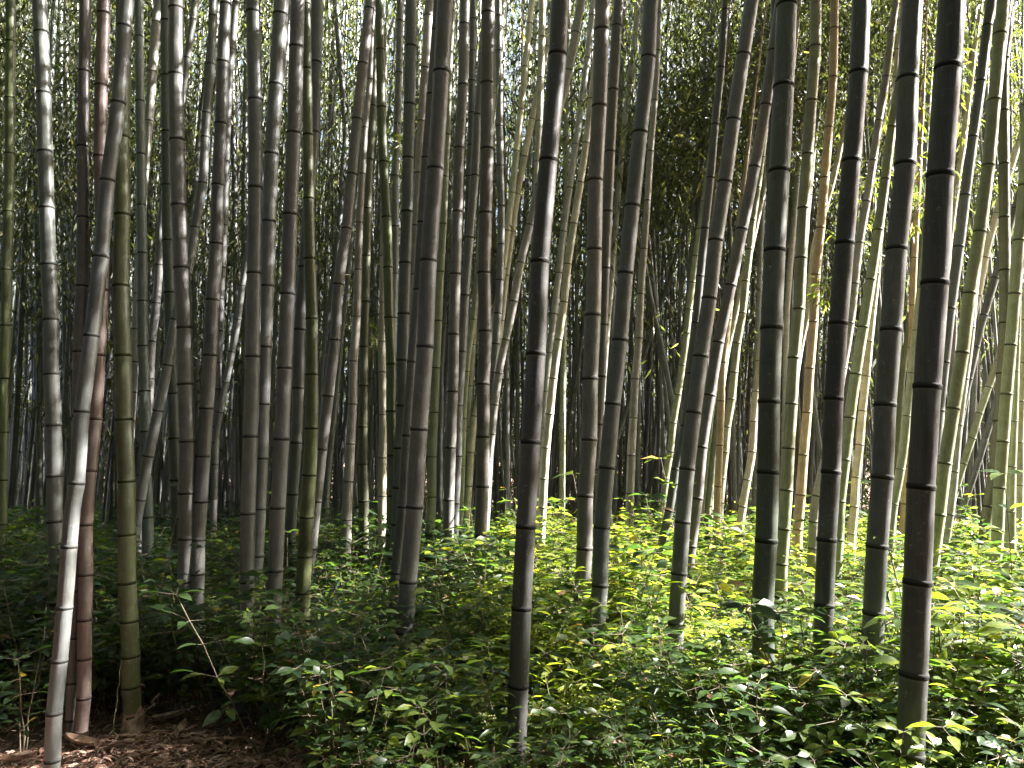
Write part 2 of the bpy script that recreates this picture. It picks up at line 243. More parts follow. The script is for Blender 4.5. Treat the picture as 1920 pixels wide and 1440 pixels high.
# nick (or None for slim ones), colour, [(x, y) of the axis in photo pixels, top first], width top, width bottom, node heights or None, base y or None
T = [
 ('green-edged culm at the left edge','green',[(14,0),(13,240),(11,480),(8,720),(4,960)],17,19,[73,180,285,395,505,610,710,811,900],None),
 ('grey culm beside the left edge with a lit patch','grey',[(62,0),(72,168),(80,400),(84,493),(91,700),(97,960),(100,1040)],26,27,[51,168,279,386,493,597,700,797,893,979],None),
 (None,'blue',[(111,0),(105,120),(98,240),(93,400),(97,480)],9,12,None,None),
 (None,'dgreen',[(62,330),(66,480),(70,720),(76,960)],10,11,None,None),
 (None,'dgrey',[(94,0),(92,150),(88,330)],8,9,None,None),
 ('purplish-brown culm left of the leaning pale culm','brown',[(156,0),(156,240),(156,480),(151,640),(147,900),(142,1100),(131,1390)],21,22,[133,275,408,537,660,780,890,1000,1107,1195,1280,1350],1395),
 ('reddish-brown culm with cracked skin in the shade at left','red',[(196,0),(189,240),(189,480),(183,660),(170,840),(162,960),(158,1200),(154,1390)],24,25,[28,162,293,420,543,665,785,882,984,1078,1162,1235,1308,1370],1400),
 ('speckled pale culm leaning over the bare litter','grey',[(222,0),(209,183),(193,332),(183,478),(168,628),(153,771),(142,906),(134,960),(121,1140),(113,1238),(107,1335),(101,1440)],26,28,[35,183,332,478,628,771,906,1025,1139,1238,1335,1423],1540),
 ('olive-green culm with a sheathed foot','green',[(240,0),(239,200),(237,480),(239,700),(241,960),(244,1160),(247,1340)],25,33,[120,265,408,540,669,787,902,1001,1092,1163,1229,1287,1343],1380),
 ('bluish-grey culm just behind the olive-green one','blue',[(252,0),(257,240),(261,480),(265,640),(271,800),(277,960),(278,1040)],15,21,[60,183,283,380,472,563,648,733,809,890,970],1150),
 (None,'pale',[(296,0),(292,40),(285,133),(276,240),(269,333),(262,430),(255,560),(248,700)],16,14,[40,133,226,317,400],None),
 ('dark green culm close behind the bent one','dgreen',[(312,0),(315,240),(318,480),(323,640),(327,770),(331,960),(331,1050)],18,22,[145,250,350,453,550,645,738,822,900],1170),
 ('slightly bent brownish culm with sunlit upper half','warm',[(332,0),(334,145),(337,267),(341,388),(345,505),(348,615),(351,720),(351,830),(349,960),(346,1040)],28,29,[20,145,267,388,504,615,720,827,924,1010],1290),
 ('straight grey culm leaning right above the dark shrubs','grey',[(419,0),(416,110),(411,230),(407,345),(403,455),(396,560),(390,665),(383,765),(377,855),(372,942),(368,1013),(366,1080),(365,1190)],21,28,[3,113,230,345,455,561,665,765,855,941,1013,1077,1135],1290),
 ('strongly slanting grey culm crossing behind the bent one','grey',[(400,0),(396,120),(388,210),(381,343),(367,427),(356,500),(332,600),(318,685),(300,770),(281,855),(264,940),(256,985)],14,20,[30,121,212,257,343,427,515,600,685,770,855,937],1195),
 (None,'grey',[(368,0),(364,40),(354,111),(340,200),(303,400),(298,480),(292,570),(284,640),(281,710),(277,780),(268,900)],12,16,[40,111,300,496,568,640,710],None),
 (None,'dgrey',[(390,120),(375,240),(368,317),(358,410),(340,480),(302,610),(295,663),(290,717),(285,767),(278,850)],10,12,[240,317,390,550,610,663,717,767],None),
 (None,'grey',[(440,0),(432,90),(425,200),(418,400),(414,500),(410,620),(406,740),(401,960)],14,13,[3,90,300,420,500,560,620,680,730,800,870],None),
 (None,'pale',[(440,100),(441,300),(443,480),(440,700),(436,960)],7,8,None,None),
 (None,'dgrey',[(458,100),(458,300),(457,480),(453,700),(450,960)],8,9,None,None),
 (None,'grey',[(547,0),(542,70),(537,120),(520,220),(492,350),(468,480),(458,537),(449,600),(437,660),(425,717),(413,773),(403,830),(393,887),(384,945)],8,14,[50,108,537,600,660,717,773,830,887,940],None),
 ('grey culm with closely ringed lit foot at left of centre','grey',[(479,0),(479,190),(478,353),(475,512),(472,668),(468,818),(464,963),(461,1090),(458,1207),(455,1300)],28,28,[28,190,353,512,668,818,963,1091,1210,1275],1345),
 ('grey culm leaning across behind the closely ringed one','grey',[(527,0),(518,160),(509,290),(504,414),(498,535),(495,650),(490,757),(487,860),(484,960)],27,24,[30,160,289,414,535,650,757,859],1220),
 ('tall matt grey culm with a sunlit pinkish foot','grey',[(562,0),(560,98),(554,255),(547,405),(541,552),(534,690),(528,823),(522,953),(517,1070),(512,1183),(509,1260)],27,28,[98,255,405,552,690,823,952,1070,1184],1335),
 ('yellow-green culm with a wavy lit edge','green',[(576,0),(578,130),(579,255),(580,373),(582,480),(584,597),(585,702),(584,802),(580,890),(576,960),(572,1030)],16,27,[133,255,373,485,597,702,803,891,970],1290),
 ('blackish culm sliding behind the yellow-green one','dgrey',[(593,0),(592,120),(588,250),(578,400),(566,550),(558,690),(553,830),(548,930),(545,1040)],23,20,[118,248,380,500,617,727,830,927],1165),
 (None,'dgrey',[(628,0),(634,70),(642,163),(647,255),(641,323),(636,400),(628,500),(620,547),(612,613),(606,672),(601,747),(597,830)],12,9,[70,163,255,323,380,440,613,672],None),
 ('slanting grey culm with pinkish lit stretches, left of centre','warm',[(687,0),(677,110),(667,215),(657,322),(647,425),(634,530),(626,636),(615,742),(604,840),(592,940),(581,1030),(575,1090)],20,21,[3,110,216,322,426,531,636,742,842,940,1029],1185),
 ('grey culm with a bright white right edge low down, left of centre','pale',[(697,0),(691,143),(683,235),(678,323),(673,415),(670,504),(667,592),(662,676),(659,757),(656,832),(652,903),(649,960),(648,1040)],9,20,[52,143,235,323,415,504,592,676,757,832,903,975],1145),
 (None,'grey',[(673,330),(662,420),(652,541),(644,607),(637,674),(630,741),(623,806),(617,869),(612,935),(609,985)],8,12,[541,607,674,741,806,869,930],None),
 (None,'grey',[(655,720),(647,790),(636,850),(627,935)],7,8,None,None),
 ('green culm bowing right near the centre left','green',[(710,0),(712,90),(716,200),(719,303),(724,406),(727,480),(730,597),(733,683),(734,770),(735,855),(735,930),(733,1003),(731,1050)],17,19,[90,200,303,407,502,596,683,771,854,930,1003],1165),
 ('olive culm with a wavy cream edge','olive',[(702,0),(699,200),(692,333),(688,480),(685,566),(683,650),(681,723),(681,800),(681,870),(682,960),(682,1020)],14,19,[200,300,392,480,566,650,723,800,870,940],1125),
 (None,'grey',[(716,350),(706,483),(697,545),(690,610),(680,700)],10,9,[483,545],None),
 (None,'cream',[(719,440),(718,567),(716,690),(718,777),(717,858),(716,930),(715,1005),(714,1050)],12,17,[480,567,640,697,777,858,930,1005],None),
 (None,'grey',[(751,0),(748,137),(745,233),(741,330),(741,480),(738,620),(734,760)],13,15,[41,137,233,330,425],None),
 ('plain dark grey culm left of the thick central one','dgrey',[(770,0),(768,198),(765,298),(763,398),(760,493),(757,588),(755,675),(753,760),(750,840),(745,960)],23,23,[88,198,298,398,493,588,675,760,840],1170),
 ('dark culm touching the thick central one on its left','dgrey',[(808,200),(789,480),(775,680),(764,817),(756,950),(742,1073),(736,1193),(730,1270)],17,20,[300,420,545,680,817,950,1073,1190],1290),
 ('thick grey central culm with shrubs round its foot','grey',[(836,0),(828,137),(819,318),(806,490),(797,650),(785,805),(777,950),(765,1088),(761,1180),(750,1320)],31,33,[137,318,490,651,805,950,1089,1183,1262],1355),
 (None,'gcream',[(840,200),(832,400),(825,520),(822,602),(818,690),(814,773),(810,855),(808,930),(806,1007),(805,1095)],12,19,[420,510,602,690,773,856,931,1003],1130),
 (None,'dark',[(785,0),(783,200),(780,400)],9,9,None,None),
 (None,'pale',[(803,0),(796,121),(789,223),(784,322),(779,421),(775,513),(772,600),(768,680)],18,15,[20,121,223,322,421,513,610],None),
 ('warm grey culm with a pinkish lit stretch right of the thick central one','warm',[(870,0),(866,153),(861,273),(857,393),(853,511),(850,625),(847,733),(844,839),(842,938),(839,1035),(838,1095)],20,21,[36,153,273,393,511,625,733,839,938,1035],1175),
 (None,'dgrey',[(848,100),(843,333),(838,480),(836,560),(829,663),(826,800),(825,960),(822,1095)],10,11,[505,560,612,663],None),
 (None,'dark',[(888,0),(885,220),(880,333),(876,500)],13,12,None,None),
 ('grey culm slipping behind the centre pair from the right','grey',[(905,100),(897,217),(890,332),(882,447),(872,555),(866,660),(861,760),(857,855),(853,940)],14,19,[217,332,447,555,660,760,855],1130),
 ('straight dark brown culm at the centre with a shaded foot','brown',[(915,0),(913,151),(912,275),(911,396),(909,510),(909,620),(907,720),(906,819),(904,913),(902,980),(901,1075)],25,24,[22,152,276,397,510,620,720,819,912,1003],1190),
 ('bright cream culm passing behind the straight dark brown one','cream',[(942,0),(937,60),(933,88),(928,172),(914,300),(902,430),(893,540),(888,600),(886,645),(881,723),(877,800),(874,870),(871,960)],12,13,[10,88,172,490,570,645,723,800,870],None),
 (None,'gcream',[(892,560),(875,697),(869,785),(866,873),(863,950),(859,1020),(858,1080)],10,16,[600,697,785,873,950,1028],None),
 (None,'grey',[(936,120),(937,230),(938,306),(939,382),(938,455),(935,560),(925,700)],14,15,[230,306,382,455],None),
 ('tall cream leaning culm bright low down, crossing at centre','cream',[(998,0),(993,47),(985,128),(977,208),(968,285),(960,363),(952,433),(944,503),(932,573),(922,643),(905,720),(891,780),(884,848),(877,945)],12,13,[47,128,208,285,363,433,503,573,643,715,780,848],None),
 ('white-lit leaning culm emerging left of the blackish one','cream',[(1044,0),(1026,87),(1012,155),(998,223),(983,293),(970,363),(960,433),(950,510),(940,600),(930,670),(923,742),(918,817),(914,880),(910,960)],13,13,[20,87,155,223,293,363,433,515,600,670,742,817],None),
 ('most slanted pale culm crossing behind the blackish one','pale',[(1090,0),(1077,68),(1066,138),(1050,200),(1015,330),(994,423),(977,493),(963,567),(948,637),(937,690),(925,780),(915,880),(910,960)],16,14,[68,138,350,423,493,565,637,700],None),
 (None,'cream',[(1018,0),(1017,62),(1014,157),(1012,223),(1008,300),(1003,400)],14,10,[62,140,223],None),
 (None,'grey',[(1004,0),(1003,97),(1002,260),(1001,340)],8,8,[97,180,258,338],None),
 ('thick blackish-brown culm right of centre running off the bottom','dark',[(1051,0),(1045,90),(1030,293),(1014,485),(1005,660),(994,830),(986,987),(978,1140),(973,1285),(966,1440)],38,38,[90,293,487,662,829,988,1140,1285,1400],1480),
 (None,'pale',[(1114,0),(1103,102),(1092,187),(1080,267),(1068,350),(1057,432),(1048,510),(1040,587),(1030,660),(1023,733),(1018,802),(1013,868),(1008,960)],12,13,[20,102,187,267,350,432,510,587,660,733,802,868],None),
 ('brightest cream culm leaning just right of the blackish one','cream',[(1122,60),(1112,150),(1098,272),(1087,345),(1075,422),(1065,497),(1057,568),(1047,638),(1037,710),(1028,790),(1021,880),(1016,960)],12,16,[190,272,345,422,497,568,638,710],None),
 (None,'gcream',[(1065,120),(1063,230),(1062,333),(1060,420),(1058,600),(1056,745),(1054,862),(1053,1010)],10,12,[175,230,293,360,430,505,680,745,805,862],None),
 (None,'dgrey',[(1100,540),(1091,633),(1083,687),(1075,743),(1068,797),(1060,860),(1050,950)],9,10,[633,687,743,797],None),
 ('grey culm with pink sunlit edge left of the tall grey leaning one','warm',[(1128,0),(1128,62),(1122,201),(1117,340),(1113,470),(1110,592),(1106,711),(1104,823),(1099,929),(1094,1027),(1091,1150)],29,30,[62,202,340,470,592,711,824,929,1027,1120],1280),
 ('brown culm lit along its right side, second right of the blackish one','brown',[(1163,0),(1152,163),(1146,280),(1141,393),(1136,500),(1133,607),(1128,705),(1123,795),(1118,880),(1113,980)],20,18,[40,163,280,393,500,607,705,795,880],1130),
 (None,'pale',[(1198,0),(1188,90),(1180,165),(1171,240),(1164,317),(1157,393),(1151,468),(1146,545),(1140,607),(1132,700),(1122,880)],10,12,[17,90,165,240,317,393,468,545,607],None),
 (None,'dgrey',[(1190,150),(1180,270),(1160,420),(1152,520)],6,7,None,None),
 ('tall smooth grey culm leaning right of the pink-edged one','grey',[(1226,0),(1220,95),(1203,240),(1189,380),(1175,509),(1163,636),(1150,757),(1140,877),(1130,989),(1123,1097),(1118,1199),(1116,1260)],28,31,[95,240,380,509,636,757,877,989,1097,1199],1335),
 ('pinkish-cream culm right of the tall smooth grey one','pale',[(1238,0),(1230,150),(1219,285),(1213,377),(1207,467),(1201,551),(1197,634),(1191,710),(1187,783),(1184,854),(1182,925),(1179,1020)],10,17,[190,285,377,467,551,634,710,783,854,925,993],1110),
 (None,'grey',[(1206,0),(1203,120),(1196,260)],8,8,None,None),
 ('dark grey culm crossing behind the white-footed culm','dgrey',[(1360,0),(1350,130),(1339,236),(1331,335),(1321,429),(1313,518),(1306,605),(1297,690),(1284,799),(1268,880),(1256,950),(1240,1030),(1226,1110)],14,17,[22,130,236,335,429,518,605,700,799,880,958,1030,1098],1145),
 (None,'red',[(1370,0),(1367,111),(1364,205),(1352,300),(1342,358),(1335,460)],12,9,[15,111,205,358],None),
 ('leaning grey culm with a whitish foot in sunlit shrubs','grey',[(1415,0),(1402,88),(1382,214),(1364,333),(1347,446),(1333,557),(1317,667),(1303,773),(1290,879),(1281,979),(1273,1075),(1267,1168),(1262,1260)],26,30,[88,214,333,446,557,667,773,879,979,1075,1168,1213],1320),
 ('grey leaning culm close right of the white-footed one','warm',[(1458,60),(1448,130),(1438,200),(1418,310),(1394,427),(1373,533),(1351,640),(1333,740),(1318,838),(1307,935),(1297,1025),(1290,1100)],21,22,[90,193,310,427,533,640,740,838,935,1025],1200),
 (None,'dgreen',[(1308,440),(1293,540),(1281,620),(1262,713),(1250,780),(1232,860),(1218,910),(1203,960)],9,9,[540,590,640,700,760,820,880],None),
 ('green-cream slim culm left of the white-footed one','gcream',[(1312,430),(1298,530),(1288,625),(1280,685),(1271,740),(1263,793),(1256,847),(1248,897),(1242,955)],12,13,[530,580,625,685,740,793,847,897],None),
 (None,'gcream',[(1440,230),(1432,290),(1425,347),(1415,410),(1409,465),(1402,525),(1394,585),(1385,642),(1379,697),(1374,748),(1366,800),(1361,848),(1356,897),(1350,960)],12,16,[290,347,410,465,525,585,642,697,748,800,848,897],None),
 (None,'olive',[(1425,0),(1422,60),(1418,147),(1410,223),(1400,297),(1392,370),(1380,450)],12,12,[70,147,223,297],None),
 (None,'cream',[(1400,500),(1387,553),(1377,597),(1365,650),(1356,710),(1345,800)],12,11,[553,597,650],None),
 ('slim tan culm upright among sunlit shrubs','tan',[(1366,580),(1358,640),(1352,700),(1350,752),(1348,835),(1345,912),(1343,980),(1341,1100)],13,14,[600,680,752,835,912,985,1058],1120),
 (None,'green',[(1345,700),(1333,780),(1325,860),(1315,960)],10,11,[750,838,900],None),
 (None,'cream',[(1470,300),(1455,430),(1440,560),(1428,660),(1419,740),(1410,847),(1401,900),(1392,950),(1384,1020)],12,15,[790,847,900,950,1003],None),
 (None,'pale',[(1512,150),(1500,250),(1495,305),(1490,385),(1484,457),(1478,520),(1474,600),(1470,760),(1466,900)],11,10,[305,385,457,527],None),
 ('thick dark greenish culm with a lit strip at its upper right','dgreen',[(1484,0),(1477,153),(1467,315),(1458,467),(1450,613),(1445,752),(1441,885),(1437,1015),(1433,1135),(1430,1250),(1429,1310)],38,41,[153,315,467,614,753,885,1014,1136,1252],1440),
 ('black culm touching the thick dark greenish one on its left','dark',[(1458,0),(1453,217),(1447,400),(1440,560),(1436,750)],19,20,[70,217,360,500],1150),
 ('green-lit culm right of the thick dark greenish one','gcream',[(1533,0),(1529,86),(1522,189),(1514,290),(1507,391),(1500,485),(1494,580),(1488,671),(1484,757),(1479,840),(1475,919),(1470,992),(1467,1058),(1465,1110)],20,23,[86,189,290,391,485,580,671,757,840,919,992,1058],1200),
 (None,'olive',[(1558,40),(1552,93),(1541,167),(1530,247),(1520,330)],12,12,[93,167,222],None),
 ('tan orange culm standing bright on the right','tan',[(1567,0),(1566,52),(1562,145),(1555,240),(1547,333),(1540,427),(1532,514),(1527,603),(1520,690),(1515,773),(1508,853),(1503,928),(1497,993),(1494,1060)],15,18,[52,145,239,333,427,514,603,690,773,853,928,993],1120),
 (None,'cream',[(1600,150),(1578,260),(1557,350),(1530,440),(1520,500),(1513,580),(1500,650),(1490,720)],9,12,[210,260,317,400,460,570,640],None),
 ('thick dark brown culm with thin lit right edge','dark',[(1616,0),(1607,137),(1596,302),(1586,455),(1576,606),(1567,747),(1560,884),(1554,1013),(1548,1136),(1545,1251),(1542,1340)],33,36,[137,302,456,606,747,885,1013,1136,1251],1425),
 ('slanting culm passing behind the thick dark brown one','pale',[(1682,40),(1671,135),(1657,218),(1644,295),(1632,373),(1618,452),(1606,530),(1597,605),(1577,720),(1556,830),(1538,900),(1528,960),(1524,1030),(1520,1100)],13,19,[50,135,218,295,373,452,530,605,690,780,860,930,978,1028,1070],1150),
 ('green-shadowed slanting culm between two thick dark ones','gcream',[(1690,100),(1676,180),(1664,245),(1653,341),(1640,435),(1628,527),(1614,615),(1602,702),(1592,783),(1583,862),(1574,960)],15,21,[160,245,341,435,527,615,702,783,862,940],1180),
 ('slim cream culm with torn sheath scraps','cream',[(1660,340),(1652,420),(1646,500),(1639,577),(1632,640),(1625,705),(1618,770),(1612,834),(1605,895),(1600,958),(1595,1020)],12,16,[400,450,513,577,640,705,770,834,895,950],None),
 ('thick dark culm fully lit along its right edge near the bottom','dgrey',[(1705,0),(1695,155),(1685,315),(1674,471),(1663,620),(1655,760),(1647,894),(1640,1021),(1633,1147),(1626,1263),(1619,1370)],37,39,[155,315,471,621,760,894,1022,1147,1263,1370],1465),
 (None,'tan',[(1726,400),(1721,480),(1717,570),(1714,650),(1710,740),(1706,803),(1702,875),(1697,945),(1690,1010),(1685,1050)],11,14,[480,570,651,740,803,875,945,1000],None),
 ('thickest near culm on the right, darkest grey','dark',[(1774,0),(1767,137),(1756,335),(1748,532),(1736,725),(1729,913),(1720,1092),(1714,1265),(1707,1415),(1706,1440)],45,50,[137,334,532,725,913,1092,1265,1415],1640),
 (None,'gcream',[(1712,640),(1703,740),(1695,830),(1685,900),(1674,960),(1667,1040)],13,18,[700,780,880,945,1003],None),
 (None,'green',[(1722,470),(1716,540),(1704,600),(1690,700),(1682,800),(1676,860),(1670,940)],9,12,[560,620,690,760,830],None),
 ('dark culm with brilliant right rim, first right of the thickest','dgrey',[(1857,0),(1850,50),(1836,155),(1820,260),(1806,369),(1793,470),(1778,580),(1768,680),(1760,760),(1750,860)],17,19,[50,155,260,369,465,580,680,770],1150),
 (None,'cream',[(1815,160),(1803,260),(1794,325),(1785,400),(1777,480),(1772,600),(1768,700),(1761,800)],10,12,[270,325,397,470,560,640,740],None),
 ('grey-green leaning culm with a white rim, second right of the thickest','gcream',[(1878,0),(1871,67),(1859,191),(1847,314),(1831,438),(1815,552),(1800,662),(1786,766),(1772,869),(1760,965),(1751,1062),(1744,1150)],21,24,[67,191,314,438,552,662,766,869,965,1062],1215),
 (None,'pale',[(1901,0),(1893,60),(1886,125),(1876,220),(1864,320),(1853,400),(1845,470),(1833,550),(1823,640),(1813,710),(1800,797),(1791,885),(1783,950),(1768,1050),(1758,1140)],16,13,[25,125,220,320,405,495,613,710,797,885,965,1048],1170),
 ('upright olive culm near the right edge','olive',[(1901,40),(1894,120),(1892,200),(1891,303),(1890,405),(1888,505),(1886,600),(1882,700),(1874,800),(1866,880),(1856,950),(1848,1012),(1843,1070)],18,20,[100,200,303,405,505,605,700,790,880,950,1012],1120),
 ('olive-cream culm in front of the right-edge group','gcream',[(1928,100),(1920,250),(1913,400),(1905,490),(1900,551),(1895,647),(1887,739),(1882,828),(1876,915),(1871,995),(1865,1070),(1861,1145)],20,21,[200,350,452,551,647,739,828,915,995,1070],1200),
 (None,'gcream',[(1925,480),(1905,560),(1889,620),(1873,677),(1855,726),(1838,775),(1823,822),(1807,870),(1793,917),(1778,970)],13,13,[530,580,630,677,726,775,822,870,917],None),
 (None,'dgrey',[(1905,630),(1872,735),(1850,810),(1838,850),(1820,905),(1802,960)],12,12,[690,735,780,825,870],None),
 (None,'cream',[(1890,340),(1872,400),(1860,440),(1850,478),(1834,555),(1822,600),(1805,680)],13,13,[400,483,555],None),
 (None,'dgrey',[(1890,450),(1872,515),(1852,580),(1840,625),(1828,680),(1812,750),(1795,840)],14,13,[520,590,650,710],None),
 ('green culm with lit edge at the far right shrubs','gcream',[(1908,560),(1905,690),(1902,790),(1898,880),(1896,960),(1895,1050),(1895,1130)],11,22,[630,697,790,875,960,1050],1190),
 (None,'cream',[(1934,470),(1924,600),(1917,750),(1914,900),(1912,980)],14,15,[520,600,680,753,830,910],None),
 (None,'grey',[(2,0),(2,180),(1,400)],7,8,None,None),
]

def catmull(P, W, n=4):
    P = np.array(P); out = [];
    Q = np.vstack([2 * P[0] - P[1], P, 2 * P[-1] - P[-2]])
    W = np.array(W); wo = []
    for i in range(1, len(Q) - 2):
        for k in range(n):
            t = k / n
            out.append(0.5 * ((2 * Q[i]) + (-Q[i-1] + Q[i+1]) * t + (2 * Q[i-1] - 5 * Q[i] + 4 * Q[i+1] - Q[i+2]) * t * t + (-Q[i-1] + 3 * Q[i] - 3 * Q[i+1] + Q[i+2]) * t ** 3))
            wo.append(W[i-1] * (1 - t) + W[i] * t)
    out.append(P[-1]); wo.append(W[-1])
    return np.array(out), np.array(wo)

def tube_rings(cent, rad, nd, sides):
    n = len(cent)
    tan = np.gradient(cent, axis=0); tan = norm(tan)
    X = norm(np.cross(np.tile([0, 1.0, 0], (n, 1)), tan)); Y = np.cross(tan, X)
    a = np.arange(sides) * 2 * math.pi / sides
    V = cent[:, None] + (X[:, None] * np.cos(a)[None, :, None] + Y[:, None] * np.sin(a)[None, :, None]) * rad[:, None, None]
    i, k = np.meshgrid(np.arange(n - 1), np.arange(sides), indexing='ij'); i = i.ravel(); k = k.ravel(); k2 = (k + 1) % sides
    loops = np.stack([i * sides + k, i * sides + k2, (i + 1) * sides + k2, (i + 1) * sides + k], 1).ravel()
    return V.reshape(-1, 3), loops, np.full(len(i), 4), np.repeat(nd, sides)

class Culm: pass
def make_culm(nick, colk, pts, w0, w1, nodes, yb, rings, top_h, rng, sides=20):
    """axis from photo trace -> a real culm standing on the ground at its own distance"""
    if yb is None: yb = HOR + 15.5 * max(w0, w1)
    Y = depth_of_base(yb)
    p3 = []; rr = []
    y0, y1 = pts[0][1], pts[-1][1]
    for (x, y) in pts:
        p, t = at_depth(x, y, Y); p3.append(p); wv = w0 + (w1 - w0) * (y - y0) / max(1, y1 - y0); rr.append(wv / 2 * t / F)
    p3 = p3[::-1]; rr = rr[::-1]                           # bottom first
    lo = p3[0].copy(); d = (p3[0] - p3[1]); d = d / max(0.05, abs(d[2]))
    gz = float(ground_z(lo[0], Y)); drop = lo[2] - gz
    if drop > 0.02:
        sl = d[0] * 0.75; steps = max(1, int(drop / 0.4))
        ext = [np.array([lo[0] + sl * drop * k / steps, Y, lo[2] - (drop + 0.12) * k / steps]) for k in range(steps, 0, -1)]
        p3 = ext + p3; rr = [rr[0] * 1.02] * len(ext) + rr
    top = p3[-1].copy(); d2 = (p3[-1] - p3[-3]) if len(p3) > 3 else (p3[-1] - p3[0]); sx = d2[0] / max(0.1, d2[2]); z0 = top[2]
    rtop = rr[-1]; H = max(top_h, z0 + 1.5); k = 0
    while z0 < H:
        z0 += 0.7; k += 1; sx *= 1.01
        top = top + np.array([sx * 0.7, 0, 0.7]); p3.append(top.copy()); rr.append(rtop * max(0.2, 1 - 0.19 * k))
    # keep radius monotone near the trace end
    rr = list(np.minimum.accumulate(np.array(rr) * 1.0 + 1e-9)) if w1 >= w0 else rr
    P, Wd = catmull(p3, rr, 5)
    # gentle depth wander so that the culm is not a flat cut-out
    zz = P[:, 2]; ph = rng.uniform(0, 6.28); P[:, 1] += (zz) * rng.uniform(-0.015, 0.02) + 0.02 * np.sin(zz * 0.9 + ph)
    arc = np.concatenate([[0], np.cumsum(np.linalg.norm(np.diff(P, axis=0), axis=1))])
    def pos(s): return np.array([np.interp(s, arc, P[:, i]) for i in range(3)]).T, np.interp(s, arc, Wd)
    D = 2 * float(np.median(Wd))
    # node positions along the arc
    ns = []
    if nodes:
        for ny in nodes:
            zt = at_depth(960, ny, Y)[0][2]; ns.append(float(np.interp(zt, P[:, 2], arc)))
        ns = sorted(ns)
        gap = (ns[1] - ns[0]) if len(ns) > 1 else 3 * D
        s = ns[0]
        while s - gap * 0.92 > 0.05: gap = max(gap * 0.92, 1.2 * D); s -= gap; ns.insert(0, s)
        gap = (ns[-1] - ns[-2]) if len(ns) > 1 else 5 * D; s = ns[-1]
        while s + gap < arc[-1] - 0.1: s += gap; ns.append(s); gap = min(gap * 1.02, 0.5)
    else:
        s = 0.08 + rng.uniform(0, 0.1); gap = 1.6 * D
        while s < arc[-1] - 0.1: ns.append(s); s += gap * rng.uniform(0.95, 1.05); gap = min(gap * 1.13, 5.0 * D)
    ns = np.array(ns)
    e = 0.012 * D / 0.1 + 0.002
    offs = np.array([-7 * e, -2.2 * e, -e * 0.9, -e * 0.35, 0, e * 0.5, e * 1.3, 3 * e, 9 * e]); bump = np.array([1.0, 1.0, 1.01, 1.03, 1.04, 1.015, 0.985, 0.99, 1.0])
    ss = [0.0]; bb = [1.0]; nn = [1.0]
    for i, a in enumerate(ns):
        nxt = ns[i + 1] if i + 1 < len(ns) else arc[-1]
        prv = ns[i - 1] if i else 0
        for o, b_ in zip(offs, bump):
            if a + o > ss[-1] + 1e-4 and a + o < arc[-1] and (o < 0 or a + o < nxt - 4 * e): ss.append(a + o); bb.append(b_); nn.append(o)
        L = nxt - a
        if L > 14 * e:
            for q in (0.35, 0.6, 0.8):
                v = a + L * q
                if v > ss[-1] + 1e-3 and v < nxt - 8 * e: ss.append(v); bb.append(1.0 + 0.004 * math.sin(q * 3)); nn.append(0.5 if q < 0.7 else -0.5)
    ss.append(arc[-1]); bb.append(0.4); nn.append(1.0)
    ss = np.array(ss); cent, rad = pos(ss)
    # slight zig-zag of the internodes
    idx = np.searchsorted(ns, ss); jx = rng.normal(0, 0.004 * D / 0.1, len(ns) + 2)
    knot = np.concatenate([[0], ns, [arc[-1]]]); cent[:, 0] += np.interp(ss, knot, jx[:len(knot)]) ; cent[:, 1] += np.interp(ss, knot, jx[::-1][:len(knot)])
    rad = rad * np.array(bb)
    base = np.array([cent[0, 0], cent[0, 1], float(ground_z(cent[0, 0], cent[0, 1]))])
    V, lp, tt, nd = tube_rings(cent - base, rad, np.array(nn), sides)
    c = Culm(); c.base = base; c.nick = nick; c.col = colk; c.Y = Y; c.D = D; c.rb = float(Wd[2]); c.wpx = w1
    c.pts = pts; c.w = max(w0, w1)
    c.x700 = float(np.interp(700, [q[1] for q in pts], [q[0] for q in pts]))
    c.lean = (pts[0][0] - pts[-1][0]) / max(1, pts[-1][1] - pts[0][1])
    root = empty('bamboo', base.tolist(), 'x', 'bamboo'); c.root = root
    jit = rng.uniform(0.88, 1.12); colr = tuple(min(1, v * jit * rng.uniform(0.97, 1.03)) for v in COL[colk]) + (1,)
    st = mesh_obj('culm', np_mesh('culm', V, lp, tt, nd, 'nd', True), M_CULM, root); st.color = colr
    c.rings = 0
    sv = rng.random(len(ns) + 2); a_ = st.data.attributes.new('seg', 'FLOAT', 'POINT'); a_.data.foreach_set('value', np.repeat(sv[idx], sides).astype(np.float32))
    if rings:
        for a in ns:
            cc, r = pos(np.array([a])); px, py = project(cc[0])
            if not (-10 < py < 1450 and -40 < px < 1960): continue
            q = np.array([-1.0, -0.75, -0.4, -0.15, 0.1, 0.45, 0.8, 1.05]) * e * 0.9; bm_ = np.array([1.0, 1.035, 1.05, 1.045, 1.062, 1.062, 1.035, 0.98])
            cs, rs = pos(a + q); jj = np.interp(a, knot, jx[:len(knot)]); jy = np.interp(a, knot, jx[::-1][:len(knot)])
            cs[:, 0] += jj; cs[:, 1] += jy
            ctr = cs[4].copy()
            V2, l2, t2, n2 = tube_rings(cs - ctr, r[0] * bm_, np.linspace(0, 1, len(q)), sides)
            o = mesh_obj('node_ring', np_mesh('node_ring', V2, l2, t2, n2, 'nd', True), M_RING, root, (ctr - base).tolist())
            o.color = tuple(min(1, v * 0.9) for v in colr[:3]) + (1,); c.rings += 1
    return c

